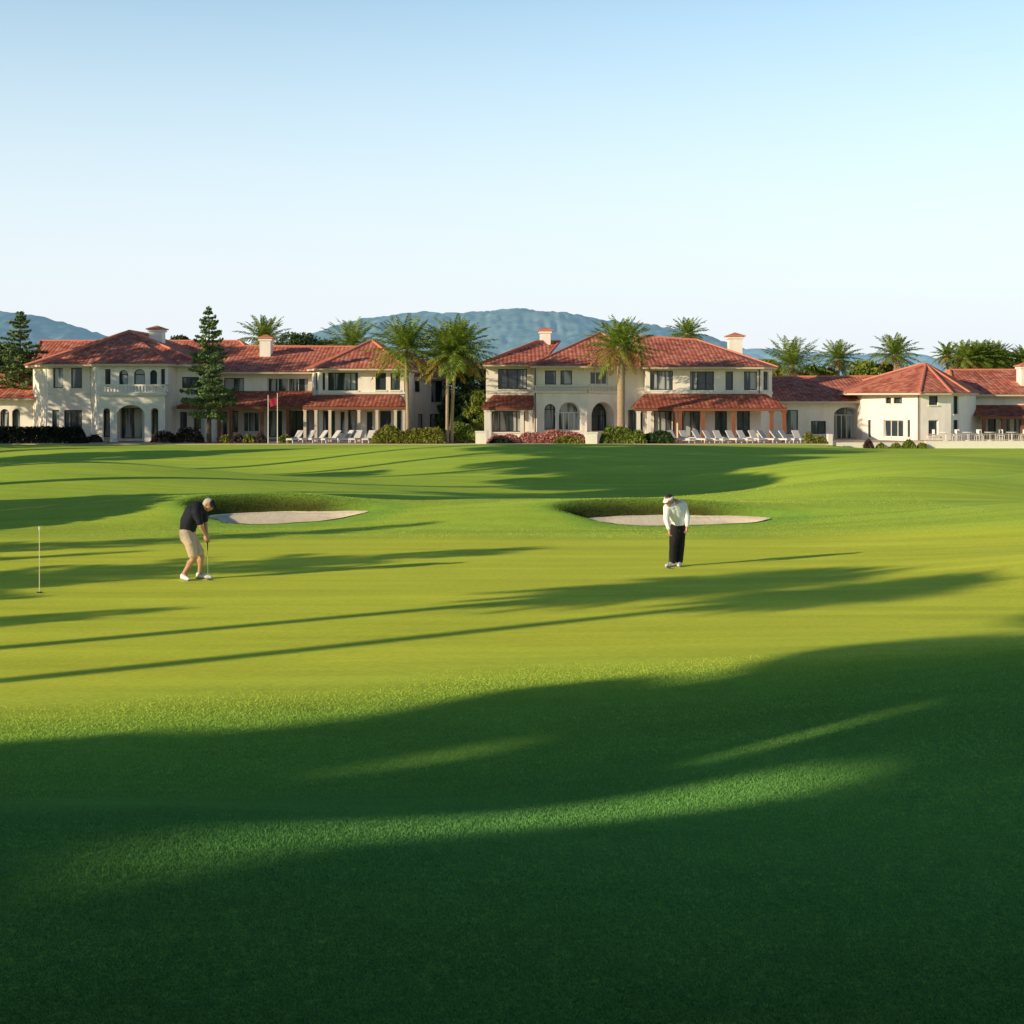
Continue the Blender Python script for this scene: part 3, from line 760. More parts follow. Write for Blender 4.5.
rf = block(B, rr, G0, za(367, 123), {0: [(650, 673, 370.5, 390, dict(bars=2)), (690, 714, 371.5, 390, dict(bars=2)), (725.5, 733, 371.5, 390), (744, 757, 371.5, 390),
    (654, 672, 411, 437, dict(name='door', bars=2)), (682, 700, 411, 437, dict(name='door', bars=1)), (715, 727, 411, 437, dict(name='door')), (737, 750, 411, 437, dict(name='door', bars=1))], 1: [(763.5, 768.5, 371.5, 390)]})
e = [px2(640, 121.8), px2(765, 121.8), px2(778, 125), (xa(778, 125), 142), (xa(640, 121.8), 142)]
poly_roof(B, e, za(366.5, 121.8), [(xa(636, 131), 131, za(336, 131)), (xa(697, 131), 131, za(340, 131))], [0, 1, 1, 1, 0], skip=(1,))
for i in (0, 1):
    f = rf[i][0]; mb = MB(); f.bx(mb, .02, f.L - .02, .003, .1, za(393.5, 123), za(391.5, 123)); mb.build('cornice', M['trim'], B)
lean_roof(B, xa(634, 119.3), xa(788, 119.3), 119.3, za(408, 119.3), 122.95, za(394, 122.95), il=1.2, ir=1.2)
posts(B, [638.5, 649], 119.6, G0 + .12, za(410.2, 119.6), 'trim', .15)
posts(B, [674.5, 680, 703, 733.5, 771.5, 784], 119.6, G0 + .12, za(410.2, 119.6), 'wood', .15)
for c in ((537.5, 553, 326.5, 345, 131.5), (726.5, 745.5, 332, 351, 129), (620, 634, 325.5, 338, 134)): chimney(B, *c)

# ---------------------------------------------------------------- east clubhouse
E = empty('clubhouse', (xa(920, 128), 128, -.36), 'cream clubhouse at right with faceted pavilion roof and low white terrace wall', 'clubhouse')
lk = [px2(770, 129), px2(866, 129), (xa(866, 129), 142), (xa(770, 129), 142)]
block(E, lk, G0 - .2, za(401.5, 129), {0: [(785, 798, 410, 434, dict(name='door')), (811, 826, 421, 434), (834, 861, 407, 441, dict(arch=1, depth=1.4, rise=.6, bars=4, name='door', fm='wall'))]})
e = [px2(768, 127.6), px2(872, 127.6), (xa(872, 127.6), 145), (xa(768, 127.6), 145)]
poly_roof(E, e, za(401, 127.6), [(xa(766, 136), 136, za(377, 136)), (xa(890, 136), 136, za(376.5, 136))], [0, 1, 1, 0])
pv = [px2(862, 127), px2(920, 121.8), px2(951, 122.3), px2(966, 123.6), px2(976, 129), (xa(976, 129), 137), (xa(862, 127), 137)]
zp = za(393.5, 121.8)
block(E, pv, -.4, zp, {0: [(885.5, 891, 397.5, 403.5), (893.5, 902, 397.5, 403.5), (868, 871, 420, 437), (883.5, 903.5, 420, 437, dict(bars=2, fm='trim')), (907.5, 910, 420, 437)],
    1: [(929, 938, 396, 405), (928.5, 938.5, 420, 436, dict(fm='white'))], 2: [(953.5, 958.5, 396, 414), (953.5, 958.5, 420, 434)],  4: []})
e = [px2(845, 126.8), px2(920, 120.7), px2(952, 121.2), px2(970, 122.8), px2(980, 128.5), (xa(980, 128.5), 138), (xa(845, 126.8), 138)]
poly_roof(E, e, za(392.5, 121), [(xa(926, 129), 129, za(364, 129)), (xa(926, 129), 131, za(364, 129))], [0, 0, 0, 0, 0, 1, 1])
rw = [px2(974, 131), px2(1090, 131), (xa(1090, 131), 142), (xa(974, 131), 142)]
block(E, rw, -.4, za(394.5, 131), {0: [(988, 996, 412, 437, dict(name='door')), (1003, 1010, 412, 437, dict(fm='white')), (1014, 1024, 412, 437, dict(name='door')), (1030, 1040, 412, 437), (1050, 1060, 412, 437)]})
e = [px2(955, 129.6), px2(1096, 129.6), (xa(1096, 129.6), 145), (xa(955, 129.6), 145)]
poly_roof(E, e, za(394, 129.6), [(xa(950, 137), 137, za(370, 137)), (xa(1085, 137), 137, za(370, 137))], [0, 1, 1, 0])
lean_roof(E, xa(980, 126), xa(1086, 126), 126, za(416, 126), 130.95, za(405, 130.95), il=.9)
posts(E, [984, 1003, 1022, 1041, 1060, 1080], 126.3, .2, za(418, 126.3), 'wood', .12)
chimney(E, 1019, 1034, 362, 378, 132)
# downpipes at the corners
for root, px, Y, z0, z1 in ((E, 918.2, 121.75, -.3, zp), (B, 535.2, 121.85, G0 + .1, za(367, 122)), (B, 759.5, 122.85, za(393, 123), za(367.5, 123)), (W, 91, 123.85, G0 + .1, za(365, 124)), (W, 215, 124.15, G0 + .1, za(366, 124))):
    mb = MB(); x = xa(px, Y); mb.tube([(x, Y, z0), (x, Y, z1 - .3), (x, Y - .25, z1 - .12)], .055, 7); mb.build('downpipe', M['bark'], root)
# terrace wall
mb = MB(); mb.box(xa(829, 119), xa(924, 119), 118.4, 118.75, -.45, za(442.5, 118.4)); mb.box(xa(924, 118), xa(1100, 118), 117.6, 117.95, -.45, za(441, 117.6))
mb.box(xa(828, 118.3), xa(832.5, 118.3), 118.2, 118.9, -.45, za(434, 118.2))
mb.build('terrace_wall', M['trim'], E)
mb = MB(); mb.box(xa(830, 119) + .1, xa(924, 119), 118.76, 131, -.45, .12); mb.box(xa(924, 118) + .02, xa(1100, 118), 117.96, 131.5, -.45, .2); mb.build('terrace_floor', M['pave'], E)
mb = MB(); xr0, xr1 = xa(930, 118), xa(1098, 118); mb.box(xr0, xr1, 118.1, 118.14, .80, .84); mb.box(xr0, xr1, 118.105, 118.135, .3, .33)
for k in range(int((xr1 - xr0) / 1.1) + 1): mb.box(xr0 + k * 1.1, xr0 + k * 1.1 + .05, 118.09, 118.15, .2, .86)
for k in range(int((xr1 - xr0) / .14)): mb.box(xr0 + k * .14, xr0 + k * .14 + .015, 118.11, 118.13, .33, .80)
mb.build('railing', M['eave'], E)

# ---------------------------------------------------------------- terrace paving and beds
mb = MB(); mb.box(xa(-60, 115), xa(826, 115), 114.2, 150, -.3, G0 + .10)
tag(mb.build('terrace', M['pave']), kind='structure')

# ---------------------------------------------------------------- foliage
def leaf_quads(P, size, nrm=None):
    """one randomly turned leaf-shaped quad on every point"""
    n = len(P)
    a = RNG.normal(size=(n, 3)); a /= np.linalg.norm(a, axis=1)[:, None]
    b = RNG.normal(size=(n, 3)); b -= a * (a * b).sum(1)[:, None]; b /= np.linalg.norm(b, axis=1)[:, None]
    s = (size * RNG.uniform(.6, 1.35, n))[:, None]
    v = np.stack([P - a * s, P + b * s * .5, P + a * s, P - b * s * .5], 1).reshape(-1, 3)
    return v, np.arange(n * 4).reshape(n, 4)

def clump_points(centres, radii, per, flat=.8):
    out = []
    for c, r in zip(centres, radii):
        d = RNG.normal(size=(per, 3)); d /= np.linalg.norm(d, axis=1)[:, None]
        rr = r * RNG.uniform(.25, 1, per) ** .45
        out.append(np.array(c)[None] + d * rr[:, None] * np.array([1, 1, flat]))
    return np.concatenate(out)

def shrub(name, x0, x1, y0, y1, z0, z1, mat, label, cat, group=None, dens=70, leaf=.12, bumpy=.25):
    """a leafy mound or hedge filling a box with an uneven top"""
    vol = (x1 - x0) * (y1 - y0); n = int(max(220, dens * (x1 - x0) * ((y1 - y0) + 2 * (z1 - z0)) * 2))
    o = empty(name, ((x0 + x1) / 2, (y0 + y1) / 2, z0), label, cat, group)
    X = RNG.uniform(x0, x1, n); Y = RNG.uniform(y0, y1, n); S = RNG.uniform(0, 1, n)
    ex = np.minimum(X - x0, x1 - X) / max(.4, min(.9, (x1 - x0) / 2)); ey = np.minimum(Y - y0, y1 - Y) / max(.3, (y1 - y0) / 2)
    prof = np.sqrt(np.clip(1 - (1 - np.clip(ex, 0, 1)) ** 2, 0, 1)) * np.sqrt(np.clip(1 - (1 - np.clip(ey, 0, 1)) ** 2, .05, 1))
    top = (1 - bumpy) + bumpy * 2 * (vnoise(X + 300, Y + 300, .9, int(x0 * 7) & 255) - .3)
    Z = z0 + (z1 - z0) * prof * top * S ** .5
    P = np.stack([X, Y, Z], 1) - np.array(o.location)
    v, q = leaf_quads(P, leaf)
    np_mesh('foliage', v, q, mat, parent=o)
    mb = MB(); loc = o.location
    for k in range(max(1, int((x1 - x0) / 1.2))):
        cx = x0 + (x1 - x0) * (k + .5) / max(1, int((x1 - x0) / 1.2)); cy = (y0 + y1) / 2
        for s in (-.15, 0, .15): mb.tube([(cx, cy, z0 - .05), (cx + s, cy + s * .5, z0 + (z1 - z0) * .55)], [.03, .012], 5)
    mb.build('stem', M['bark'], o)
    return o

def palm_crown(L, nf, seed, old=.22, stiff=.76):
    """fronds: arching rachis with two rows of leaflets"""
    rg = np.random.default_rng(seed); V = []; Q = []; MI = []
    def quad(a, b, c, d, mi):
        i = len(V); V.extend([a, b, c, d]); Q.append((i, i + 1, i + 2, i + 3)); MI.append(mi)
    for k in range(nf):
        t = (k + .5) / nf
        el = R(86) - t ** 1.0 * R(122) + rg.normal(0, .06)
        az = k * 2.39996 + rg.normal(0, .12)
        ln = L * rg.uniform(.85, 1.08) * (0.78 + .22 * math.sin(min(1, t * 1.6) * math.pi / 2))
        mi = 1 if t > 1 - old and rg.random() < .75 else 0
        h = np.array([math.cos(az), math.sin(az), 0.]); side = np.array([-h[1], h[0], 0.]); up = np.array([0, 0, 1.])
        p = h * .12 + up * (-.25 * t); ns = 15; ang = el; pts = [p]; dirs = []
        for s in range(ns):
            d = h * math.cos(ang) + up * math.sin(ang); dirs.append(d); p = p + d * ln / ns; pts.append(p)
            ang -= (1 - stiff) * (.09 + .16 * (s / ns)) * (1.1 if ang > -1.2 else .1)
        for s in range(ns):
            wv = .035 * (1 - s / ns) + .008
            quad(pts[s] - side * wv, pts[s] + side * wv, pts[s + 1] + side * wv * .8, pts[s + 1] - side * wv * .8, mi)
            if s < 1: continue
            d = dirs[s]; nrm = np.cross(side, d)
            prof = math.sin(math.pi * min(1, .12 + .88 * (s + .5) / ns) ** .8) ** .6
            for u in (0.2, .7):
                base = pts[s] + (pts[s + 1] - pts[s]) * u
                for sg in (-1, 1):
                    ll = ln * .20 * prof * rg.uniform(.8, 1.15)
                    ld = side * sg * .78 + d * .62 + nrm * rg.uniform(-.25, .38); ld = ld / np.linalg.norm(ld)
                    tip = base + ld * ll - up * ll * .22
                    wd = d * (.045 + .025 * rg.random())
                    mid = base + ld * ll * .5
                    quad(base - wd * .5, mid - wd, tip, mid + wd, mi)
    return np.array(V), np.array(Q), MI

def palm(loc, Ht, L, label, seed, group=None, nf=70, r=.22, lean=(0, 0), old=.22, boots=True):
    o = empty('palm_tree', loc, label, 'palm tree', group)
    mb = MB(); x, y, z = loc; n = 14; pts = []; rad = []
    rg = random.Random(seed)
    for k in range(n + 1):
        t = k / n
        pts.append((x + lean[0] * t * t, y + lean[1] * t * t, z - .15 + (Ht + .15) * t))
        rad.append(r * (1.25 - .35 * min(1, t * 5)) * rg.uniform(.95, 1.05) * (1.0 if t < .86 else 1.35))
    mb.tube(pts, rad, 10); mb.build('trunk', M['trunk'], o, True)
    V, Q, MI = palm_crown(L, nf, seed, old)
    V = V + np.array([lean[0], lean[1], Ht])
    np_mesh('crown', V, Q, [M['frond'], M['frond_old']], MI, parent=o)
    return o

def pine(loc, Ht, rad, label, seed, group=None, dens=1.0, mat='needle', bare=.1):
    """tiered conifer: whorls of boughs with gaps between them"""
    rg = np.random.default_rng(seed); o = empty('pine_tree', loc, label, 'pine tree', group)
    mb = MB(); x, y, z = loc
    mb.tube([(x, y, z - .2), (x, y, z + Ht * .5), (x, y, z + Ht * .98)], [Ht * .020, Ht * .012, .02], 8)
    P = []; hh = Ht * bare
    while hh < Ht * .985:
        t = hh / Ht; rr = rad * min(1, (1 - t) * 1.75) ** .75 * (1.0 if t > bare + .1 else .7) * rg.uniform(.7, 1.1) + .10
        nb = int(5 + 3 * (1 - t)); a0 = rg.uniform(0, 6.28)
        for k in range(nb):
            a = a0 + k * 6.283 / nb + rg.normal(0, .25); ln = rr * rg.uniform(.55, 1.2)
            if rg.random() < .12: continue
            tipz = hh + ln * (rg.uniform(.02, .32) if t > .35 else rg.uniform(-.15, .15))
            ca, sa = math.cos(a), math.sin(a)
            mb.tube([(x + ca * .05, y + sa * .05, z + hh), (x + ca * ln, y + sa * ln, z + tipz)], [.035 * (1 - t) + .012, .006], 4, cap=False)
            m = max(5, int(42 * dens * ln / 1.6 * (Ht / 11) ** .3))
            s = rg.uniform(.12, 1.02, m) ** .7; w = .17 * ln * (1.15 - s) + .05
            sd = rg.normal(0, 1, m) * w
            P.append(np.stack([ca * ln * s - sa * sd, sa * ln * s + ca * sd, hh + (tipz - hh) * s ** 1.6 + rg.normal(.03, .055, m)], 1))
        hh += Ht * .030 * rg.uniform(.7, 1.3)
    mb.build('trunk', M['bark'], o)
    v, q = leaf_quads(np.concatenate(P), .13 * (Ht / 11) ** .6)
    np_mesh('crown', v, q, M[mat], parent=o)
    return o

def broad(loc, Ht, rad, label, seed, group=None, mat='leaf', per=260, nc=26, leaf=.2, trunk=.3, low=.3, name='tree', cat='tree'):
    rg = np.random.default_rng(seed); o = empty(name, loc, label, cat, group)
    x, y, z = loc; mb = MB()
    mb.tube([(x, y, z - .2), (x + .1, y, z + Ht * .3), (x, y + .1, z + Ht * .7)], [trunk * 1.2, trunk, trunk * .4], 9)
    cs = []; rs = []
    for k in range(nc):
        t = (k + .5) / nc; zz = Ht * (low + (1 - low) * t ** .9); ring = rad * math.sin(math.pi * min(1, .22 + .72 * t)) ** .7
        a = k * 2.4 + rg.normal(0, .3); q = ring * rg.uniform(.35, .88)
        c = (math.cos(a) * q, math.sin(a) * q, min(zz, Ht * .92)); cs.append(c); rs.append(rad * rg.uniform(.28, .46))
        if k % 2 == 0: mb.tube([(x, y, z + Ht * max(.22, low * .8 + .3 * t)), (x + c[0] * .5, y + c[1] * .5, z + c[2] * .9), (x + c[0] * .9, y + c[1] * .9, z + c[2])], [trunk * .35, trunk * .2, .02], 5, cap=False)
    mb.build('trunk', M['bark'], o)
    v, q = leaf_quads(clump_points(cs, rs, per), leaf)
    np_mesh('crown', v, q, M[mat], parent=o)
    return o

# palms in front of the houses
def at(px, Y, z=None): return (xa(px, Y), Y, G0 + .05 if z is None else z)
def up(py, Y): return za(py, Y) - G0
palm(at(408, 116.5), up(349, 116.5), 3.75, 'single tall palm in front of the corner of the left clubhouse', 11, nf=64, r=.17, lean=(-.2, 0))
palm(at(447, 115.8), up(353, 115.8), 3.2, 'left trunk of the close pair of palms between the clubhouses', 12, nf=60, r=.15, lean=(.1, 0.3))
palm(at(451.5, 116.2), up(350, 116.2), 3.65, 'right trunk of the close pair of palms, the bigger crown', 13, nf=74, r=.165, lean=(.45, -.1))
palm(at(621, 117), up(347, 117), 3.4, 'thick trunked palm in front of the middle clubhouse arches', 14, nf=70, r=.37, old=.34)
# palms behind the roofs
bg = 'palms behind the roofs'
palm(at(265, 152), up(338, 152), 3.5, 'palm crown rising behind the chimney of the left clubhouse', 15, bg, nf=54)
palm(at(352, 154), up(346, 154), 4.3, 'wide palm crown behind the left clubhouse roof, left of the hill', 16, bg, nf=54)
palm(at(688, 158), up(334, 158), 2.6, 'small palm behind the roof ridge left of the right chimney of the middle clubhouse', 17, bg, nf=44)
palm(at(792, 150), up(366, 150), 4.4, 'broad bright palm just right of the middle clubhouse roof', 18, bg, nf=60, old=.3)
palm(at(838, 156), up(359, 156), 3.0, 'small drooping palm over the low link roof', 19, bg, nf=46)
palm(at(895, 150), up(354, 150), 3.0, 'tall palm with bare trunk left of the pavilion roof', 20, bg, nf=54)
palm(at(947, 160), up(354, 160), 2.0, 'thin young palm just right of the pavilion peak', 21, bg, nf=34)
for k, px in enumerate((966, 981, 996)):
    palm(at(px, 152 + k), up(358 - (k % 2), 152), 2.7, ('leftmost', 'middle', 'rightmost')[k] + ' palm of the clump behind the right hand roof ridge', 22 + k, bg, nf=54)
palm(at(1024, 154), up(358, 154), 2.0, 'palm cut by the right picture edge behind the chimney', 26, bg, nf=44)
# conifers
pine(at(209, 117), up(307, 117), 2.1, 'tall tiered pine standing in front of the left clubhouse', 31, dens=2.3, bare=.19)
pine(at(20, 131), up(310, 131), 2.9, 'tall pine at far left beyond the low annex', 32, dens=2.3)
# broad trees round the houses
tg = 'trees behind the houses'
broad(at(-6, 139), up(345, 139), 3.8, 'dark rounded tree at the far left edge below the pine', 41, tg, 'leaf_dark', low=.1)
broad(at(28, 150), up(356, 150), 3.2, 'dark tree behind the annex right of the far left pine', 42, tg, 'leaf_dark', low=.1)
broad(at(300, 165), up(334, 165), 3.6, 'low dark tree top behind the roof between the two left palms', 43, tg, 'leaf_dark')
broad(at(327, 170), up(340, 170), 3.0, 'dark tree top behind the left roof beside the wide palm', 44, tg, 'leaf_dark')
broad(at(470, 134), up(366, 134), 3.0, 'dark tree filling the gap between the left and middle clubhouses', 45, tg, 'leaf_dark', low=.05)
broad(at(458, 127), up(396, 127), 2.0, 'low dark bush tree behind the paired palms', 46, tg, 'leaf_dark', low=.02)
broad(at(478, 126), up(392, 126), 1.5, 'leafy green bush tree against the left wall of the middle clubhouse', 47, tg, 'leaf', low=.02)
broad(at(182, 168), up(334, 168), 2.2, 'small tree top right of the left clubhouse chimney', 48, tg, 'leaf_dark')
broad(at(768, 152), up(362, 152), 2.6, 'yellow green tree touching the right end of the middle roof', 49, tg, 'leaf')
broad(at(818, 152), up(367, 152), 2.4, 'bushy tree between two palms above the link roof', 50, tg, 'leaf_olive')
broad(at(866, 150), up(362, 150), 2.4, 'bushy green tree left of the bare trunked palm', 51, tg, 'leaf')
broad(at(882, 152), up(363, 152), 2.0, 'green bush behind the pavilion roof under the bare trunked palm', 52, tg, 'leaf_olive')
broad(at(975, 158), up(351, 158), 3.6, 'dense green tree behind the right hand roof left half', 53, tg, 'leaf')
broad(at(1000, 159), up(352, 159), 3.2, 'dense green tree behind the right hand roof near the chimney', 54, tg, 'leaf')

# hedges, shrubs and beds
def hb(px0, px1, py0, Y, dep, mat, label, cat='hedge', name='hedge', **kw):
    z0 = kw.pop('z0', G0 + .05)
    return shrub(name, xa(px0, Y), xa(px1, Y), Y - dep / 2, Y + dep / 2, z0, za(py0, Y), M[mat], label, cat, **kw)
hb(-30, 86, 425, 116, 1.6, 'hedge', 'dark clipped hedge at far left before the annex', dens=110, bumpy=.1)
hb(86, 101, 431, 118.5, 1.0, 'purple', 'low bronze shrub at the left foot of the portico', 'shrub', 'shrub')
hb(152, 176, 429, 118, 1.2, 'purple', 'dark bronze shrub at the right foot of the portico', 'shrub', 'shrub')
hb(174, 203, 428, 117.6, 1.3, 'purple', 'wide dark bronze shrub left of the tall pine', 'shrub', 'shrub')
for k, px in enumerate((224, 237, 249, 260, 284)):
    hb(px - 6, px + 7, 433 - (k % 3), 116.4, 1.1, ('leaf_olive', 'purple')[k % 2], ('first', 'second', 'third', 'fourth', 'fifth')[k] + ' low shrub from the left in the row before the verandah', 'shrub', 'shrub', group='low shrubs before the verandah')
hb(371, 446, 425.5, 115.4, 2.2, 'leaf_olive', 'long yellow green hedge before the single palm', dens=110, bumpy=.3)
hb(444, 478, 422, 117.5, 2.2, 'leaf', 'tall leafy shrub behind the foot of the paired palms', 'shrub', 'shrub', dens=100)
hb(488, 520, 430, 116.6, 1.6, 'flower', 'left half of the red flowering shrub bed', 'flower bed', 'flower_bed', dens=110, leaf=.1)
hb(518, 586, 429.5, 117, 1.8, 'flower', 'right half of the red flowering shrub bed before the arches', 'flower bed', 'flower_bed', dens=110, leaf=.1)
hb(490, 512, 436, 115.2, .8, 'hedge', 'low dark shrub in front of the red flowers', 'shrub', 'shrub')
hb(553, 584, 434.5, 115.2, .9, 'leaf_olive', 'low olive shrub in front of the red flowers beside the right pedestal', 'shrub', 'shrub')
hb(600, 646, 427, 115.6, 1.7, 'leaf', 'left part of the bushy green hedge below the thick palm', dens=110, bumpy=.35)
hb(640, 674, 428.5, 115.8, 1.6, 'leaf_dark', 'darker right part of the hedge before the porch', dens=110, bumpy=.35)
hb(803, 815, 428.5, 116, 1.0, 'leaf_olive', 'upright bronze green shrub right of the loungers', 'shrub', 'shrub')
hb(813, 827, 432, 115.6, 1.0, 'leaf_olive', 'rounded yellow green shrub beside the white wall pillar', 'shrub', 'shrub')
for k, (px, w, t) in enumerate(((868.5, 4.5, 438.5), (881, 4, 442), (896, 5, 442), (909, 6.5, 438.5), (922.5, 5, 440.5))):
    hb(px - w, px + w, t, 117.4, .9, 'leaf' if k else 'purple', ('first', 'second', 'third', 'fourth', 'fifth')[k] + ' round shrub from the left along the white terrace wall', 'shrub', 'shrub', group='round shrubs along the terrace wall', z0=-.38, dens=160, leaf=.09)
# stone pedestals
for px0, px1, py0, lb in ((475, 487, 431, 'square cream stone pedestal left of the red flower bed'), (585, 597.5, 432, 'square cream stone pedestal right of the red flower bed')):
    Y = 114.9; o = empty('pedestal', at((px0 + px1) / 2, Y, 0), lb, 'pedestal', 'pedestals by the flower bed')
    mb = MB(); x0, x1 = xa(px0, Y), xa(px1, Y); mb.box(x0 + .05, x1 - .05, Y - .45, Y + .45, -.1, za(py0, Y) - .12); mb.build('base', M['wall'], o)
    mb = MB(); mb.box(x0, x1, Y - .5, Y + .5, za(py0, Y) - .12, za(py0, Y)); mb.build('cap', M['trim'], o)

# flagpoles
for px, top, fl in ((268.2, 395, False), (277.5, 393, True)):
    Y = 115.6
    o = empty('flagpole', at(px, Y, G0), 'white flagpole with a red flag before the verandah' if fl else 'thin white flagpole left of the red flag', 'flagpole')
    x = xa(px, Y); zt = za(top, Y); mb = MB(); mb.tube([(x, Y, G0 - .1), (x, Y, zt)], [.045, .03], 8); mb.build('pole', M['trim'], o)
    mb = MB(); mb.tube([(x, Y, zt), (x, Y, zt + .05), (x, Y, zt + .1)], [.03, .06, .01], 8); mb.build('finial', M['steel'], o)
    if fl:
        vs = []; q = []; nx, nz = 10, 8
        for i in range(nx + 1):
            for j in range(nz + 1):
                u = i / nx; vs.append((-.05 - u * .62, .09 * math.sin(u * 6 + j * .3) * u, zt - G0 - .4 - .62 * j / nz - .18 * u * u))
        q = [(i * (nz + 1) + j, (i + 1) * (nz + 1) + j, (i + 1) * (nz + 1) + j + 1, i * (nz + 1) + j + 1) for i in range(nx) for j in range(nz)]
        np_mesh('flag', vs, q, M['flagred'], parent=o, smooth=True)

# loungers
def lounger():
    o = empty('sun_lounger', (0, 0, 0), 'x', 'sun lounger')
    mb = MB()
    for s in (-.3, .26): mb.box(s, s + .04, -.95, .95, .26, .31)
    mb.box(-.255, .255, -.95, -.91, .265, .305); mb.box(-.255, .255, .91, .95, .265, .305); mb.build('frame', M['white'], o)
    for sx in (-.3, .25):
        for sy in (-.85, .8):
            mb = MB(); mb.box(sx, sx + .05, sy, sy + .05, 0, .26); mb.build('leg', M['white'], o)
    mb = MB(); mb.box(-.29, .29, -.93, .2, .315, .40); mb.build('seat', M['cushion'], o)
    mb = MB(); c, s = math.cos(R(48)), math.sin(R(48))
    P = lambda x, l, t: (x, .21 + l * c - t * s, .34 + l * s + t * c)
    mb.hexa([P(-.29, 0, 0), P(.29, 0, 0), P(.29, .85, 0), P(-.29, .85, 0), P(-.29, 0, .09), P(.29, 0, .09), P(.29, .85, .09), P(-.29, .85, .09)]); mb.build('backrest', M['cushion'], o)
    return o
ORD = ['first', 'second', 'third', 'fourth', 'fifth', 'sixth', 'seventh', 'eighth', 'ninth', 'tenth', 'eleventh', 'twelfth', 'thirteenth']
proto = lounger(); first = True
for row, (p0, p1, n, rot, Y, nm, gp) in enumerate(((297, 369, 7, R(-32), 116.9, 'white sun lounger from the left in the row before the left clubhouse porch', 'loungers before the left clubhouse'), (676, 800, 12, R(32), 116.9, 'white sun lounger from the left in the row before the middle clubhouse porch', 'loungers before the middle clubhouse'))):
    for k in range(n):
        o = proto if first else copy_tree(proto); first = False
        px = p0 + (p1 - p0) * k / (n - 1)
        o.location = (xa(px, Y) + random.uniform(-.16, .16), Y + random.uniform(-.5, .4), G0 + .105); o.rotation_euler = (0, 0, rot + random.uniform(-.3, .3))
        o['label'] = ORD[k] + ' ' + nm; o['group'] = gp

# dining chairs and tables on the right terrace
def chair():
    o = empty('patio_chair', (0, 0, 0), 'x', 'chair')
    mb = MB(); mb.box(-.23, .23, -.23, .23, .42, .47); mb.build('seat', M['cushion'], o)
    mb = MB(); mb.box(-.23, .23, .2, .235, .55, .95); mb.box(-.22, -.18, .2, .235, .47, .55); mb.box(.18, .22, .2, .235, .47, .55); mb.build('backrest', M['white'], o)
    for sx in (-.22, .18):
        for sy in (-.22, .18):
            mb = MB(); mb.box(sx, sx + .04, sy, sy + .04, 0, .42); mb.build('leg', M['white'], o)
    return o
def table():
    o = empty('patio_table', (0, 0, 0), 'x', 'table')
    mb = MB(); mb.prism([(.5 * math.cos(k * math.pi / 8), .5 * math.sin(k * math.pi / 8)) for k in range(16)], .7, .74); mb.build('tabletop', M['white'], o)
    mb = MB(); mb.tube([(0, 0, .03), (0, 0, .7)], .04, 8); mb.build('post', M['white'], o)
    mb = MB(); mb.prism([(.26 * math.cos(k * math.pi / 8), .26 * math.sin(k * math.pi / 8)) for k in range(16)], 0, .03); mb.build('base', M['white'], o)
    return o
ch, tb = chair(), table(); fc = ft = True; ci = 0
for k, px in enumerate((946, 968, 990, 1012)):
    t = tb if ft else copy_tree(tb); ft = False
    t.location = (xa(px, 120.4), 120.4, .2); t['label'] = ORD[k] + ' round white table from the left on the right hand terrace'; t['group'] = 'terrace tables'
    for s, rz in ((-.85, R(90)), (.85, R(-90))):
        c = ch if fc else copy_tree(ch); fc = False
        c.location = (xa(px, 120.4) + s, 120.4 + random.uniform(-.15, .15), .2); c.rotation_euler = (0, 0, rz + random.uniform(-.3, .3))
        c['label'] = ORD[ci] + ' white chair from the left on the right hand terrace'; c['group'] = 'terrace chairs'; ci += 1

# hole pin on the green
Yp = 27.3; xp = xa(39.5, Yp); zp_ = float(ground_z(xp, Yp))
o = empty('golf_pin', (xp, Yp, zp_), 'thin pale pin standing in the cup at the left of the green', 'golf pin')
mb = MB(); mb.tube([(xp, Yp, zp_ - .1), (xp, Yp, za(530, Yp))], .009, 8); mb.build('pole', M['pin'], o)
mb = MB(); mb.tube([(xp, Yp, za(530, Yp)), (xp, Yp, za(526.5, Yp))], [.02, .017], 8); mb.build('cap', M['white'], o)
mb = MB(); mb.tube([(xp, Yp, zp_ - .1), (xp, Yp, zp_ + .018)], .054, 16); mb.build('cup', M['frame'], o)

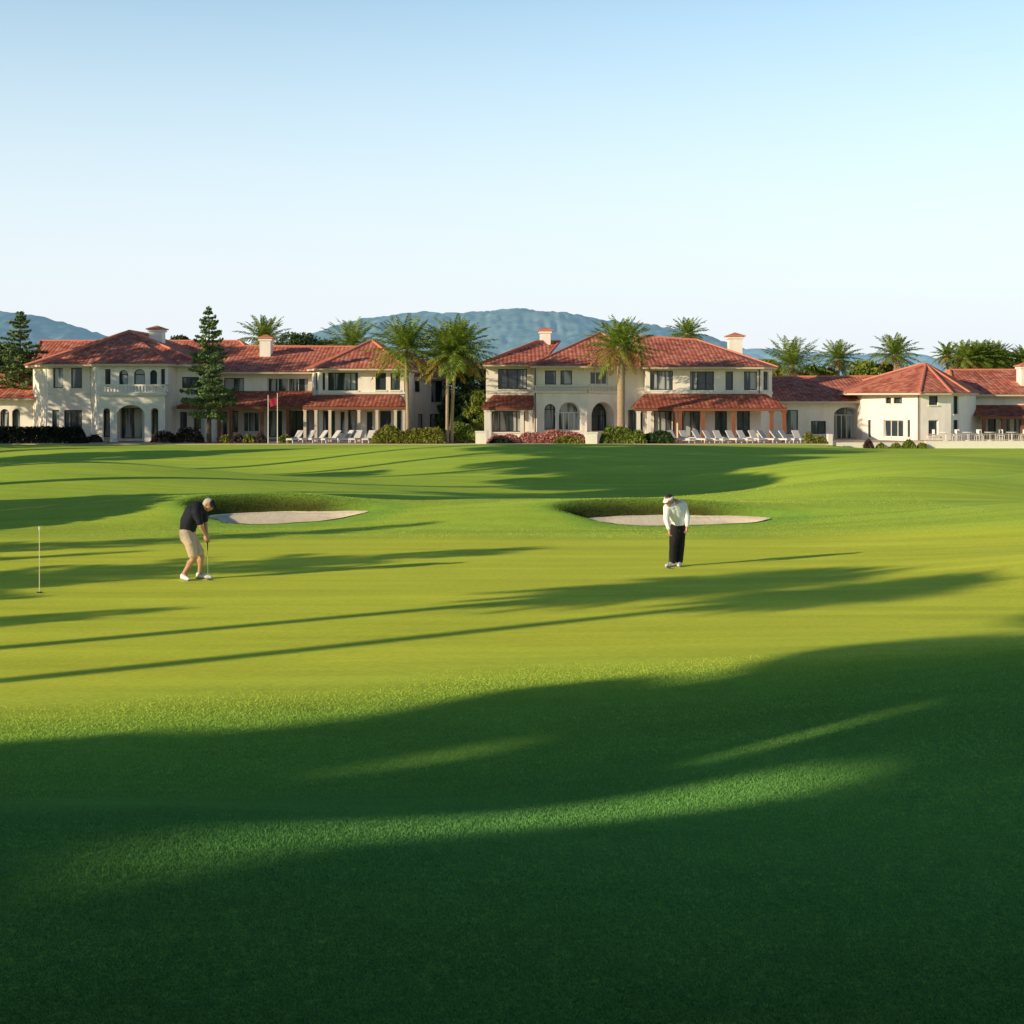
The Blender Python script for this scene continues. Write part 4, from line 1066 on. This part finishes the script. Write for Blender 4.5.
# ---------------------------------------------------------------- golfers
def organic(name, segs, voxel, mat, parent, iters=4):
    """one continuous skin over tapered limbs: ((p, r), (p, r)) or (p, (rx,ry,rz))"""
    bm = bmesh.new()
    def ball(p, r, sc=(1, 1, 1)):
        bmesh.ops.create_icosphere(bm, subdivisions=2, radius=r, matrix=Matrix.Translation(p) @ Matrix.Diagonal((*sc, 1)))
    for s in segs:
        if len(s) == 2 and hasattr(s[1], '__len__') and not hasattr(s[1][0], '__len__'):
            ball(Vector(s[0]), 1.0, s[1])
        else:
            for (p, r), (q, t) in zip(s[:-1], s[1:]):
                p, q = Vector(p), Vector(q); d = (q - p).length; n = max(1, int(d / (min(r, t) * .35)))
                for k in range(n + 1):
                    u = k / n; ball(p.lerp(q, u), r + (t - r) * u)
    me = bpy.data.meshes.new(name); bm.to_mesh(me); bm.free()
    tmp = bpy.data.objects.new('tmp_shape', me); COL.objects.link(tmp)
    m = tmp.modifiers.new('r', 'REMESH'); m.mode = 'VOXEL'; m.voxel_size = voxel
    m = tmp.modifiers.new('s', 'SMOOTH'); m.iterations = iters; m.factor = .5
    dg = bpy.context.evaluated_depsgraph_get(); dg.update()
    me2 = bpy.data.meshes.new_from_object(tmp.evaluated_get(dg))
    bpy.data.objects.remove(tmp); bpy.data.meshes.remove(me)
    me2.name = name; me2.materials.clear(); me2.materials.append(mat)
    me2.polygons.foreach_set('use_smooth', [True] * len(me2.polygons))
    o = bpy.data.objects.new(name, me2); COL.objects.link(o); o.parent = parent
    return o

def hand(wrist, d, pn, side):
    """palm, four curled fingers and a thumb; d runs along the hand, pn is the palm's facing"""
    w = Vector(wrist); d = Vector(d).normalized(); pn = Vector(pn).normalized(); s = d.cross(pn).normalized() * side
    seg = [((w, .026), (w + d * .045, .033), (w + d * .085, .034)), ((w + d * .06 + s * .02, .024), (w + d * .09 + s * .028, .018)), ((w + d * .06 - s * .02, .024), (w + d * .09 - s * .03, .017))]
    for k, (off, ln) in enumerate(((.033, .072), (.011, .082), (-.011, .077), (-.032, .06))):
        a = w + d * .09 + s * off; b = a + d * ln * .45 + pn * ln * .12; c = b + d * ln * .2 + pn * ln * .4; e = c - d * ln * .12 + pn * ln * .3
        seg.append(((a, .0105), (b, .0098), (c, .009), (e, .008)))
    a = w + d * .03 + s * .03; b = a + d * .03 + s * .025 + pn * .02; c = b + d * .035 + pn * .03
    seg.append(((a, .015), (b, .012), (c, .0095)))
    return seg

def shoe(root, heel, toe, z):
    h = Vector((heel[0], heel[1], z)); t = Vector((toe[0], toe[1], z)); d = (t - h)
    o = organic('shoe', [((h + Vector((0, 0, .055)), .05), (h + d * .35 + Vector((0, 0, .055)), .05), (h + d * .7 + Vector((0, 0, .045)), .046), (t + Vector((0, 0, .035)), .034)), ((h + Vector((0, 0, .09)), .046), (h + d * .2 + Vector((0, 0, .085)), .045))], .008, M['shoe'], root)
    mb = MB(); u = d.normalized(); p = Vector((-u.y, u.x, 0)); ring = []
    for a, wd in ((-.045, .03), (.02, .046), (.12, .043), (.2, .05), (.27, .035)): ring.append((h + u * a * d.length / .24 - p * wd))
    for a, wd in ((.27, .035), (.2, .05), (.12, .043), (.02, .046), (-.045, .03)): ring.append((h + u * a * d.length / .24 + p * wd))
    lo = wloc(root)
    mb.prism([(q.x + lo.x, q.y + lo.y) for q in ring], lo.z + z - .002, lo.z + z + .022); mb.build('sole', M['sole'], o)
    return o

def face_bits(head, fwd, upv, r):
    """nose, chin, ears and brow as swellings of the head"""
    h = Vector(head); f = Vector(fwd).normalized(); u = Vector(upv).normalized(); s = f.cross(u).normalized()
    seg = [((h + u * .02, .098), (h + f * .03 - u * .01, .088)), ((h - u * .03 + f * .035, .07), (h - u * .09 + f * .055, .048)),
           ((h + f * .105 + u * .015, .014), (h + f * .125 - u * .022, .019)), ((h + f * .1 - u * .07, .016), (h + f * .102 - u * .062, .02))]
    for k in (-1, 1): seg.append(((h + s * .09 * k - f * .01 + u * .01, .02), (h + s * .095 * k - f * .015 - u * .03, .015)))
    return seg
def eyes(parent, head, fwd, upv):
    h = Vector(head); f = Vector(fwd).normalized(); u = Vector(upv).normalized(); s = f.cross(u).normalized()
    for k in (-1, 1): organic('eye', [((h + s * .036 * k + f * .098 + u * .012, .011), (h + s * .038 * k + f * .098 + u * .012, .011))], .005, M['hair_dark'], parent, 1)

def putter(label, grip, foot, facing):
    g = Vector(grip); ft = Vector(foot); d = (ft - g).normalized()
    o = empty('putter', ft, label, 'golf club', 'putters')
    mb = MB(); mb.tube([g + d * .22, ft + Vector((0, 0, .02))], .0042, 8); mb.build('shaft', M['steel'], o)
    mb = MB(); mb.tube([g - d * .06, g + d * .22], [.014, .010], 8); mb.build('grip', M['frame'], o)
    f = Vector(facing).normalized(); s = Vector((-f.y, f.x, 0)); mb = MB()
    P = lambda a, b, c: ft + f * a + s * b + Vector((0, 0, c))
    mb.hexa([P(-.02, -.02, .004), P(.02, -.02, .004), P(.02, .1, .004), P(-.02, .1, .004), P(-.016, -.018, .03), P(.016, -.018, .03), P(.016, .098, .03), P(-.016, .098, .03)]); mb.build('club_head', M['steel'], o)
    return o

def golfer_shorts():
    Y = 29.3; x0 = xa(192, Y); z0 = float(ground_z(x0, Y)) + .004
    o = empty('person', (x0, Y, z0), 'golfer in dark shirt, beige shorts and white shoes bending over to putt', 'person')
    S = 48.0
    def p(px, py, y=0.0): return ((px - 192) / S, y, (579.5 - py) / S)
    hipL, hipR = p(188, 537, .12), p(190, 537, -.12)
    kL, kR = p(200, 556, .13), p(195, 557, -.10); aL, aR = p(198, 573.5, .15), p(184.5, 573.5, -.08)
    ch_ = p(193, 514); ub = p(198, 507.5); neck = p(204, 507.5); head = p(208.5, 504.5)
    shL, shR = p(200, 510.5, .2), p(199, 511.5, -.2); elL, elR = p(203.5, 524, .2), p(203, 525, -.2); wrL, wrR = p(206.3, 536.5, .055), p(206, 535, -.055)
    fwd = (.78, -.18, -.60); upv = (.6, -.1, .78)
    segs = [((hipL, .085), (kL, .066), (aL, .042)), ((hipR, .085), (kR, .066), (aR, .042)), ((p(187.5, 535), .12), (p(189, 524), .12), (ch_, .13), (ub, .10), (neck, .07), (head, .06)),
            ((ub, .1), (shL, .075), (elL, .046), (wrL, .03)), ((ub, .1), (shR, .075), (elR, .046), (wrR, .03))]
    for k, f, a in ((1, kL, aL), (-1, kR, aR)):
        c = Vector(f).lerp(Vector(a), .3) + Vector((-.025, 0, 0)); segs.append(((c, .058), (Vector(f).lerp(Vector(a), .6), .045)))
        segs.append(((a, .042), (Vector(a) + Vector((.08, -.03, -.07)), .035)))
    dh = Vector(p(209, 548)) - Vector(p(206, 536)); 
    segs += face_bits(head, fwd, upv, .1) + hand(wrL, dh, (0, -1, 0), 1) + hand(wrR, dh, (0, 1, 0), -1)
    b = organic('body', segs, .0085, M['skin'], o, 3)
    eyes(b, head, fwd, upv)
    organic('shirt', [((p(187.5, 531), .172), (p(189.5, 521), .195), (p(193, 513.5), .195), (p(197, 509), .165), (p(202, 508.3), .09)), ((p(190, 522, .07), .15), (p(194, 512.5, .09), .15)), ((p(190, 522, -.07), .15), (p(194, 512.5, -.09), .15)),
        ((p(198, 509.5, .1), .12), (shL, .1), (Vector(shL).lerp(Vector(elL), .75), .078)), ((p(198, 509.5, -.1), .12), (shR, .1), (Vector(shR).lerp(Vector(elR), .75), .078))], .014, M['navy'], o, 6)
    organic('shorts', [((p(187.5, 531), .172), (p(187.8, 537), .17)), ((p(187.5, 534, .06), .155), (Vector(hipL).lerp(Vector(kL), .3), .125), (Vector(hipL).lerp(Vector(kL), .84), .105)), ((p(187, 534, -.06), .155), (Vector(hipR).lerp(Vector(kR), .3), .125), (Vector(hipR).lerp(Vector(kR), .84), .108))], .013, M['khaki'], o, 5)
    H = Vector(head); f = Vector(fwd).normalized(); u = Vector(upv).normalized()
    organic('hair', [((H - f * .035 + u * .03, .095), (H - f * .045 - u * .03, .078)), ((H + u * .045, .088), (H + u * .05 - f * .02, .088))], .012, M['hair_grey'], o, 3)
    vis = [((H + u * .055 + f * .035, .083), (H + u * .045 + f * .05, .08)), ((H + u * .06 + f * .10, .03), (H + u * .05 + f * .17, .024))]
    s = f.cross(u).normalized()
    for k in (-.05, -.025, .025, .05): vis.append(((H + u * .055 + f * .09 + s * k, .018), (H + u * .045 + f * (.17 - abs(k) * .5) + s * k, .016)))
    organic('visor', vis, .011, M['navy'], o, 3)
    shoe(o, (aL[0] - .03, aL[1]), (aL[0] + .24, aL[1] - .04), 0); shoe(o, (aR[0] - .03, aR[1] + .02), (aR[0] + .14, aR[1] - .17), 0)
    g = Vector(p(207.5, 540)) + Vector((x0, Y, z0)); ft = Vector((x0 + .36, Y - .12, z0))
    putter('putter held by the golfer in beige shorts', g, ft, (.2, -1, 0))
golfer_shorts()

def golfer_white():
    Y = 31.6; x0 = xa(677, Y); z0 = float(ground_z(x0, Y)) + .004; S = 44.6
    o = empty('person', (x0, Y, z0), 'golfer in white long sleeved shirt and black trousers looking down at the green', 'person')
    def p(px, py, y=0.0): return ((px - 677) / S, y, (567 - py) / S)
    hipL, hipR = p(681, 528, .04), p(674.5, 528, -.06)
    kL, kR = p(680.5, 545, -.01), p(673, 545, -.1); aL, aR = p(679.5, 562.5, .03), p(672.5, 562, -.05)
    ch_ = p(676, 511, -.12); ub = p(674, 504, -.2); neck = p(671, 503, -.24); head = p(667.6, 500, -.32)
    shL, shR = p(682.3, 505, -.1), p(665.8, 507.5, -.26); elL, elR = p(686.6, 517, -.12), p(664.6, 519.5, -.34); wrL, wrR = p(686, 526.5, -.2), p(667, 529, -.42)
    fwd = (-.66, -.62, -.42); upv = (-.30, -.28, .9)
    segs = [((hipL, .10), (kL, .062), (aL, .042)), ((hipR, .10), (kR, .062), (aR, .042)), ((p(678, 527), .14), (p(677.5, 519, -.05), .14), (ch_, .145), (ub, .11), (neck, .065), (head, .06)),
            ((ub, .09), (shL, .07), (elL, .044), (wrL, .029)), ((ub, .09), (shR, .07), (elR, .044), (wrR, .029)), ((aL, .042), (Vector(aL) + Vector((-.03, -.08, -.06)), .035)), ((aR, .042), (Vector(aR) + Vector((-.06, -.06, -.06)), .035))]
    segs += face_bits(head, fwd, upv, .1) + hand(wrL, (-.1, -.2, -1), (-1, 0, 0), 1) + hand(wrR, (.05, -.15, -1), (1, 0, 0), -1)
    b = organic('body', segs, .0085, M['skin'], o, 3)
    eyes(b, head, fwd, upv)
    organic('shirt', [((p(678, 525.5, -.02), .155), (p(677.5, 518, -.06), .155), (p(675.8, 510.5, -.13), .158), (p(674, 506, -.18), .138), (p(671.6, 503.8, -.22), .10)), ((p(679.5, 508.5, -.1), .118), (p(679, 517, -.05), .122)), ((p(671.5, 510, -.2), .118), (p(674.5, 518, -.1), .122)),
        ((p(678, 505.5, -.13), .11), (shL, .09), (elL, .068), (Vector(elL).lerp(Vector(wrL), .88), .046)), ((p(670, 507, -.23), .11), (shR, .09), (elR, .066), (Vector(elR).lerp(Vector(wrR), .85), .046))], .012, M['shirt'], o, 4)
    organic('trousers', [((p(678, 526.5, -.01), .165), (p(678, 531, 0), .165)), ((p(680, 529, .03), .14), (kL, .10), (Vector(kL).lerp(Vector(aL), .95), .085)), ((p(675.5, 529, -.04), .14), (kR, .10), (Vector(kR).lerp(Vector(aR), .95), .085))], .012, M['black'], o, 5)
    H = Vector(head); f = Vector(fwd).normalized(); u = Vector(upv).normalized(); s = f.cross(u).normalized()
    organic('hair', [((H - f * .04 + u * .03, .092), (H - f * .05 - u * .035, .075)), ((H + u * .045 - f * .01, .09), (H + u * .05 - f * .02, .088))], .012, M['hair_dark'], o, 3)
    rim = [H + u * .035 + (f * math.cos(a) + s * math.sin(a) * .92) * .094 for a in [2 * math.pi * k / 16 for k in range(17)]]
    vis = [tuple((q, .021) for q in rim), tuple((q + u * .022, .02) for q in rim)]
    for k in (-.055, -.028, 0, .028, .055): vis.append(((H + u * .04 + f * .10 + s * k, .018), (H + u * .022 + f * (.17 - abs(k) * .5) + s * k, .014)))
    organic('visor', vis, .011, M['shirt'], o, 3)
    shoe(o, (aL[0] + .02, aL[1] + .03), (aL[0] - .04, aL[1] - .21), 0); shoe(o, (aR[0] + .03, aR[1] + .03), (aR[0] - .16, aR[1] - .14), 0)
    g = Vector(p(667.8, 534, -.44)) + Vector((x0, Y, z0)); ft = Vector((x0 - .24, Y - .42, z0))
    putter('putter held by the golfer in the white shirt', g, ft, (-.9, -.3, 0))
golfer_white()

# ---------------------------------------------------------------- trees left of the frame that shade the course
def st(s, t):
    X = SD[0] * t + SN[0] * s; Y = SD[1] * t + SN[1] * s
    return (float(X), float(Y), float(ground_z(X, Y)) - .05)
TE = math.tan(SUN_EL)
off = 'trees left of the lawn'
for k, (s, t0, t1) in enumerate(((19.6, -18, 23), (22.2, -15, 22))):
    palm(st(s, t0), (t1 - t0) * TE - 1.3, (1.35, 1.75)[k], ('nearer', 'farther')[k] + ' tall palm left of the lawn whose thin shadow crosses the green', 60 + k, off, nf=110, r=.2)
for k, (s, t0, t1, r) in enumerate(((24.8, -16, 7.5, 1.8), (30.3, -14, 19, 3.3), (34.6, -14, 10, 1.0), (37, -12, 20, 1.6))):
    pine(st(s, t0), (t1 - t0) * TE, r, ('short', 'tall broad', 'slim', 'tall narrow')[k] + ' pine left of the green casting a tapering shadow', 70 + k, off, dens=2.2)
for k, (s, t0, t1, r, lw) in enumerate(((45, -4, 13, 3.6, .2), (48.5, 0, 39, 2.4, .62), (53, 1, 46, 2.8, .62), (58, 2, 54, 3.0, .62), (63.5, 2, 62, 3.2, .6), (69, 4, 70, 3.4, .6), (74, 4, 78, 3.0, .6), (66.5, 2, 30, 2.8, .3), (82, 4, 36, 2.4, .3), (90, 4, 44, 2.6, .3), (99, 6, 34, 3.2, .3), (50.5, -3, 23, 2.6, .25))):
    broad(st(s, t0), (t1 - t0) * TE, r, ('low rounded', 'first tall high crowned', 'second tall high crowned', 'third tall high crowned', 'fourth tall high crowned', 'fifth tall high crowned', 'tallest high crowned', 'slender leafy', 'narrow', 'small upright', 'stout', 'middle sized round')[k] + ' tree beside the far fairway left of the frame', 80 + k, off, low=lw, per=330, leaf=.24)
for k, (s, t0, h, r) in enumerate(((115.5, 8, 17, 4.0), (121.5, 6, 19, 4.6), (128, 8, 19, 4.4))):
    broad(st(s, t0), h, r, ('right', 'middle', 'left')[k] + ' tree of the group shading the annex', 90 + k, off, 'leaf_dark', low=.12, per=330, leaf=.26)
shade = [(13.9, -30, 25, 1.75, 620), (12.4, -42, 29, 1.5, 520), (10.8, -34, 27, 1.2, 420), (6.5, -32, 25, 3.3, 520), (2, -30, 17, 4.0, 420), (-3.5, -33, 18.5, 4.2, 420), (-9, -30, 17, 4.2, 420), (-15, -28, 16, 4.2, 420),
         (9.7, -48, 31, 1.5, 480), (13.3, -60, 33, 1.7, 520), (11.2, -62, 33, 1.35, 420), (8.0, -60, 33, 2.6, 480), (3.6, -60, 32, 3.2, 420), (-1.4, -61, 32, 3.4, 420), (-6.6, -60, 31, 3.4, 420), (-12, -60, 30, 3.6, 420)]
for k, (s, t0, h, r, pr_) in enumerate(shade):
    broad(st(s, t0), h, r, ORD[k % 8] + (' big leafy tree of the near row' if k < 8 else ' tall leafy tree of the far row') + ' behind the photographer shading the foreground', 100 + k, off, 'leaf_dark', per=pr_, nc=34, leaf=.26, low=.13)

# ---------------------------------------------------------------- light, sky, camera
sd3 = Vector((SD[0] * math.cos(SUN_EL), SD[1] * math.cos(SUN_EL), -math.sin(SUN_EL)))
su = bpy.data.lights.new('sun', 'SUN'); su.energy = 5.0; su.angle = R(.53); su.color = (1.0, .83, .58)
so = bpy.data.objects.new('sun', su); COL.objects.link(so); so.rotation_euler = sd3.to_track_quat('-Z', 'Y').to_euler(); so.location = (-60, -40, 40)
wd = bpy.data.worlds.new('World'); SC.world = wd; wd.use_nodes = True
nt = wd.node_tree; nt.nodes.clear()
sk = nt.nodes.new('ShaderNodeTexSky'); sk.sky_type = 'NISHITA'; sk.sun_disc = False
sk.sun_elevation = SUN_EL; sk.sun_rotation = math.atan2(-SD[0], -SD[1]) % (2 * math.pi)
sk.altitude = 0; sk.air_density = 1.0; sk.dust_density = 0.0; sk.ozone_density = 2.6
bg_ = nt.nodes.new('ShaderNodeBackground'); bg_.inputs['Strength'].default_value = 0.15
wo = nt.nodes.new('ShaderNodeOutputWorld')
# upper sky dimmed and blued to deepen shade; pale horizon haze mixed in
gn = node(nt, 'ShaderNodeVectorMath', operation='MULTIPLY'); gn.inputs[1].default_value = (1.62, 1.52, 1.34)
nt.links.new(sk.outputs['Color'], gn.inputs[0])
zg = node(nt, 'ShaderNodeMix', data_type='RGBA'); zg.inputs['A'].default_value = rgb((1.74, 1.71, 1.46)); zg.inputs['B'].default_value = rgb((.17, .32, .44))
tcw = node(nt, 'ShaderNodeTexCoord'); sx = node(nt, 'ShaderNodeSeparateXYZ'); nt.links.new(tcw.outputs['Generated'], sx.inputs['Vector'])
hz = node(nt, 'ShaderNodeMapRange', interpolation_type='SMOOTHSTEP'); hz.inputs['From Min'].default_value = 0.0; hz.inputs['From Max'].default_value = .37
hz.inputs['To Min'].default_value = 1.0; hz.inputs['To Max'].default_value = 0.0
nt.links.new(sx.outputs['Z'], hz.inputs['Value'])
mh = node(nt, 'ShaderNodeMix', data_type='RGBA'); mh.inputs['B'].default_value = rgb((.85 / .15, .905 / .15, .975 / .15))
zr = node(nt, 'ShaderNodeMapRange', interpolation_type='SMOOTHSTEP'); zr.inputs['From Min'].default_value = .25; zr.inputs['From Max'].default_value = .52
nt.links.new(sx.outputs['Z'], zr.inputs['Value']); nt.links.new(zr.outputs[0], zg.inputs['Factor']); nt.links.new(zg.outputs['Result'], gn.inputs[1])
nt.links.new(hz.outputs[0], mh.inputs['Factor']); nt.links.new(gn.outputs[0], mh.inputs['A'])
nt.links.new(mh.outputs['Result'], bg_.inputs['Color']); nt.links.new(bg_.outputs['Background'], wo.inputs['Surface'])

cam = bpy.data.cameras.new('camera'); cam.sensor_width = 36; cam.lens = 36 * F / 1024; cam.shift_y = -(512 - HOR) / 1024
cam.clip_start = .1; cam.clip_end = 20000
co = bpy.data.objects.new('camera', cam); COL.objects.link(co); co.location = (0, 0, CH); co.rotation_euler = (R(90), 0, 0)
SC.camera = co
SC.view_settings.view_transform = 'Standard'; SC.view_settings.look = 'None'; SC.view_settings.exposure = 0; SC.view_settings.gamma = 1
SC.render.resolution_x = 1024; SC.render.resolution_y = 1024
